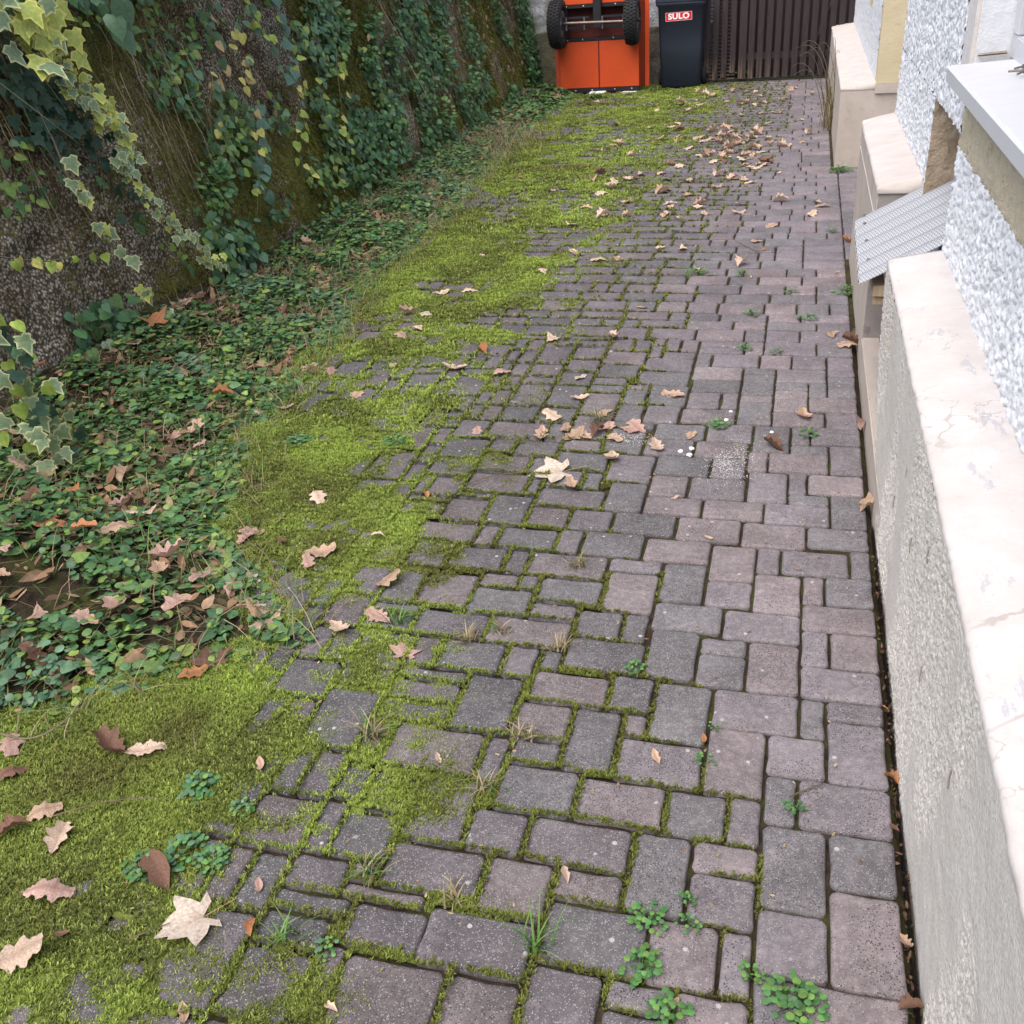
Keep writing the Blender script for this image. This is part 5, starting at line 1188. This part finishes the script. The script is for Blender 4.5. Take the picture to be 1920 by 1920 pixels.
MORE = [(85, 1535, 'oak', 'tan'), (25, 1405, 'oak', 'pink'), (25, 1462, 'oak', 'brown'), (25, 1570, 'curl', 'brown'), (440, 1110, 'oak', 'pink'), (390, 1115, 'oak', 'pink'), (350, 1178, 'oak', 'pink'), (310, 1108, 'oak', 'tan'), (325, 1090, 'curl', 'pink'), (175, 1078, 'oak', 'orange'), (60, 1160, 'oak', 'pink'), (35, 1180, 'oak', 'tan'), (20, 1150, 'oak', 'brown'), (90, 1210, 'oak', 'pink'), (235, 1195, 'oak', 'pink'), (180, 1215, 'oak', 'pink'),
    (712, 1160, 'oak', 'pink'), (725, 1098, 'oak', 'tan'), (635, 1183, 'oak', 'pale'), (708, 1012, 'oval', 'pale'), (595, 935, 'oak', 'pale'), (470, 1003, 'oak', 'pink'), (465, 1015, 'oak', 'pink'), (385, 1040, 'oak', 'tan'), (425, 1045, 'oak', 'pink'), (530, 1020, 'oval', 'brown'), (280, 1002, 'oak', 'pale'), (250, 930, 'curl', 'tan'), (240, 990, 'curl', 'pink'), (160, 985, 'oak', 'orange'), (390, 935, 'curl', 'brown'), (380, 860, 'oak', 'pink'), (375, 835, 'oak', 'tan'), (370, 890, 'oval', 'tan'),
    (590, 700, 'oak', 'brown'), (578, 692, 'oak', 'pink'), (510, 740, 'oak', 'orange'), (620, 697, 'oak', 'pink'), (540, 772, 'oak', 'pale'), (668, 743, 'oak', 'tan'), (490, 780, 'oak', 'pale'), (740, 688, 'oak', 'pale'), (750, 632, 'oak', 'tan'), (785, 622, 'oak', 'pale'), (770, 590, 'curl', 'tan'), (800, 594, 'oak', 'white'), (940, 703, 'oak', 'pink'), (895, 810, 'oak', 'pink'), (905, 660, 'curl', 'orange'), (1035, 638, 'oak', 'pale'), (1150, 635, 'curl', 'pale'), (1087, 710, 'oak', 'white'), (1090, 748, 'oak', 'pale'),
    (1040, 785, 'oak', 'pale'), (1030, 775, 'oak', 'tan'), (1015, 815, 'oak', 'pink'), (1080, 818, 'oak', 'tan'), (1100, 822, 'oak', 'tan'), (1130, 805, 'oak', 'pink'), (1142, 800, 'oak', 'pink'), (1150, 822, 'oak', 'tan'), (1178, 808, 'oak', 'pink'), (1195, 803, 'oak', 'pink'), (1135, 778, 'oak', 'tan'), (1060, 808, 'oak', 'pink'), (1120, 815, 'curl', 'brown'), (1230, 838, 'oak', 'pale'), (1295, 818, 'oak', 'tan'), (1147, 860, 'oak', 'pale'), (1560, 630, 'oak', 'tan'), (1592, 650, 'oak', 'tan'), (1598, 645, 'curl', 'brown'), (1205, 578, 'oak', 'tan'),
    (1018, 512, 'oak', 'pale'), (1080, 478, 'oak', 'tan'), (1075, 472, 'oak', 'pale'), (1125, 490, 'oak', 'pale'), (1158, 487, 'oak', 'tan'), (1268, 412, 'maple', 'tan'), (1250, 402, 'oak', 'pale'), (1256, 390, 'oak', 'pale'), (1305, 506, 'oak', 'pale'), (1390, 498, 'curl', 'pale'), (1408, 520, 'oval', 'tan'), (1180, 378, 'maple', 'pale'), (1135, 405, 'oak', 'pale'), (1220, 352, 'oak', 'pale'), (1040, 357, 'oak', 'pale'), (1070, 425, 'oak', 'pale'), (820, 415, 'oak', 'brown'), (832, 405, 'oak', 'pink'), (880, 548, 'oak', 'pale'), (905, 482, 'oak', 'pale'), (830, 552, 'oak', 'pale'), (1240, 466, 'oak', 'pale'), (1280, 468, 'oak', 'pale'),
    (1430, 470, 'oval', 'orange'), (1420, 453, 'oak', 'tan'), (1570, 512, 'oval', 'tan'), (1592, 455, 'curl', 'orange'), (1445, 425, 'oak', 'tan'), (1385, 400, 'oak', 'pale'), (1520, 405, 'oak', 'pale'), (1545, 388, 'oak', 'tan'), (1530, 380, 'oak', 'tan'), (1410, 315, 'oak', 'pale'), (1420, 318, 'oak', 'pale'), (1400, 312, 'oak', 'tan'), (1430, 310, 'oak', 'pale'), (1395, 340, 'oak', 'pale'), (1385, 335, 'oak', 'tan'), (1460, 325, 'oval', 'pale'), (1340, 305, 'oak', 'pale'), (1350, 300, 'oak', 'pale'),
    (1635, 950, 'curl', 'tan'), (1622, 955, 'oval', 'tan'), (1618, 800, 'curl', 'pink'), (1230, 1420, 'oval', 'tan'), (822, 1424, 'oval', 'pale'), (1060, 1640, 'oval', 'pale'), (1320, 1388, 'oval', 'orange'), (1262, 1885, 'oval', 'tan'), (620, 1890, 'oval', 'pale'), (485, 1665, 'oval', 'pink'), (475, 1745, 'curl', 'orange'), (1265, 935, 'oval', 'pale'), (1330, 1010, 'oval', 'pale'), (490, 1440, 'oval', 'tan'), (345, 1905, 'oval', 'tan'), (120, 1760, 'oval', 'brown'), (800, 930, 'oval', 'orange')]
for (x, y, k, c) in MORE: fall(gnd(x, y), k, c, random.uniform(.065, .115) * (.8 if k == 'oval' else 1))
for (x, y) in ((1660, 1330), (1680, 1465), (1690, 1555), (1700, 1770), (1712, 1895)):
    p = gnd(x, y); p[0] = .279; fall(p, random.choice(('curl', 'oval')), random.choice(('orange', 'tan', 'brown')), random.uniform(.022, .045), 'leaf scrap in the plinth slot, ' + {1330: 'farthest of five', 1465: 'second farthest of five', 1555: 'middle of five', 1770: 'second nearest of five', 1895: 'nearest of five'}[y], None, .9)
bedspots = [(440, 500), (482, 515), (460, 535), (300, 660), (265, 690), (320, 660), (210, 690), (205, 670), (380, 600), (400, 580), (620, 385), (700, 310), (565, 345), (730, 300), (640, 430), (690, 480), (580, 470), (500, 415), (160, 800), (130, 820), (100, 760), (190, 900), (60, 940), (40, 960), (80, 985), (30, 880), (150, 850), (250, 800), (420, 740), (280, 745), (340, 760), (150, 1010), (110, 1040), (15, 1020), (60, 1090), (130, 1120), (230, 1010), (270, 1060), (70, 1230), (40, 1260), (140, 1180), (20, 1310), (360, 610), (540, 560), (545, 430), (770, 380), (850, 320), (760, 420), (330, 820), (90, 880), (170, 740), (230, 860)]
for (x, y) in bedspots[::2]: fall(gnd(x, y, .08), random.choice(('oak', 'oak', 'curl', 'oak')), random.choice(('pink', 'tan', 'orange', 'brown', 'tan')), random.uniform(.07, .13), None, None, .7)
k = 0
while k < 110:
    y = rng.uniform(6.5, 12.3); x = rng.normal(-.75 - .05 * (y - 6.5), .55)
    if x > .2 or x < float(XV(np.array(y))): continue
    fall((x, y), random.choice(('oak', 'oak', 'oak', 'curl')), random.choice(('pale', 'pale', 'tan', 'pale', 'tan', 'brown')), random.uniform(.085, .125), None, None, .25); k += 1
for (cx, cy, n) in ((1375, 262, 16), (1380, 285, 12), (1290, 262, 6), (1430, 268, 6)):
    c = gnd(cx, cy)
    for q in range(n): fall((c[0] + random.gauss(0, .20), c[1] + random.gauss(0, .16)), random.choice(('oak', 'oak', 'curl')), random.choice(('pale', 'tan', 'tan', 'pink')), random.uniform(.08, .13), None, None, .35)

# ------------------------------------------------------------------ twigs, stalks, chalk
def twig(pts, r, label, z=.03, m='vine', name='twig'):
    P = [gnd(x, y, zz) for (x, y, zz) in [(q[0], q[1], q[2] if len(q) > 2 else z) for q in pts]]
    # smooth
    for _ in range(2):
        Q = [P[0]]
        for a, b in zip(P[:-1], P[1:]): Q += [a * .75 + b * .25, a * .25 + b * .75]
        P = Q + [P[-1]]
    tag(MB().tube(P, r, 5, r * .5).build(name, MT[m]), label, 'twig')
twig([(-20, 985, .12), (60, 1010, .12), (150, 1045, .11), (230, 1050, .07), (300, 1030, .04)], .004, 'long pale bent stem over the leaf bed at left')
twig([(350, 1020), (400, 1040), (440, 1090), (480, 1140), (490, 1165)], .003, 'thin dark stem of the fallen oak twig', .04, 'stem')
twig([(330, 1240, .03), (380, 1160, .05), (450, 1130, .04), (530, 1150, .03), (640, 1150, .02)], .0025, 'fine dark stem crossing the moss below the oak twig', .04, 'stem')
twig([(100, 1530, .03), (200, 1500, .04), (300, 1495, .03)], .002, 'thin dark stem lying on lower left moss', .03, 'stem')
twig([(1480, 1495), (1510, 1480), (1545, 1468)], .0022, 'short grey twig above the weed with one big leaf', .008, 'stem')
twig([(235, 605, .12), (300, 640, .16), (335, 690, .1)], .004, 'thick pale root at the wall foot', .1)
twig([(0, 1375, .03), (60, 1390, .05), (130, 1350, .06), (160, 1300, .05)], .0025, 'curved pale stem at the edge of the bed')
twig([(620, 560, .05), (700, 520, .04), (760, 470, .03)], .004, 'straight bramble shoot leaning onto the far moss', .05, 'stem')
twig([(765, 115, .9), (790, 160, .75), (810, 200, .6), (815, 240, .4)], .003, 'long arching dry grass stem before the wall', .5)
twig([(880, 905), (930, 890), (985, 885)], .0022, 'brown leaf stalk of the largest maple leaf', .01, 'stem')
twig([(240, 1762), (280, 1745), (320, 1730)], .0018, 'thin leaf stalk of the big maple leaf in moss', .02, 'stem')
twig([(1420, 470), (1400, 462), (1385, 452)], .003, 'pale straw stalk on smooth pavers before the cover', .008)
import bmesh
def lump(px, py, s, label):
    c = gnd(px, py); bm = bmesh.new(); bmesh.ops.create_icosphere(bm, subdivisions=2, radius=s)
    for v in bm.verts: v.co = Vector((v.co.x * 1.15, v.co.y, v.co.z * .75)) * (1 + .28 * (random.random() - .5)); v.co.z = max(v.co.z, -.5 * s)
    me = bpy.data.meshes.new('chalk_lump'); bm.to_mesh(me); bm.free(); me.materials.append(MT['chalk'])
    o = bpy.data.objects.new('chalk_lump', me); COL.objects.link(o); o.scale = (.75, .75, .75); o.location = (c[0], c[1], .36 * s); tag(o, label, 'chalk lump', 'white crumbs on the paving')
for (x, y, s, lab) in ((1276, 848, .011, 'left lump of the white crumb group'), (1297, 843, .012, 'upper white lump beside the dark joint hole'), (1293, 855, .013, 'lower white lump beside the dark joint hole'), (1447, 812, .009, 'single white crumb above the crumpled brown leaf'), (1362, 789, .010, 'white crumb beside the middle weed'), (1370, 773, .008, 'upper white crumb beyond the middle weed')): lump(x, y, s, lab)
dh = Heap()
for (x, y, n, sx, sy) in ((1365, 882, 420, .045, .06), (1355, 870, 260, .02, .035), (1380, 858, 200, .05, .03), (1175, 822, 320, .045, .03), (1390, 840, 140, .03, .05), (1350, 785, 40, .03, .03)):
    c = gnd(x, y); P = c + rng.normal(0, 1, (n, 3)) * (sx, sy, 0); P[:, 2] = .0022 + .0015 * rng.random(n); tip = unit(n); tip[:, 2] = 0
    dh.add(scatter(L_ROUND, P, tip, np.array([0, 0, 1.]) + unit(n) * .1, rng.uniform(.0012, .004, n), np.full((n, 3), .6)))
tag(dh.build('chalk_dust', MT['litter'], origin=tuple(gnd(1362, 880))), 'white powder scattered over the middle pavers', 'powder', kind='stuff')
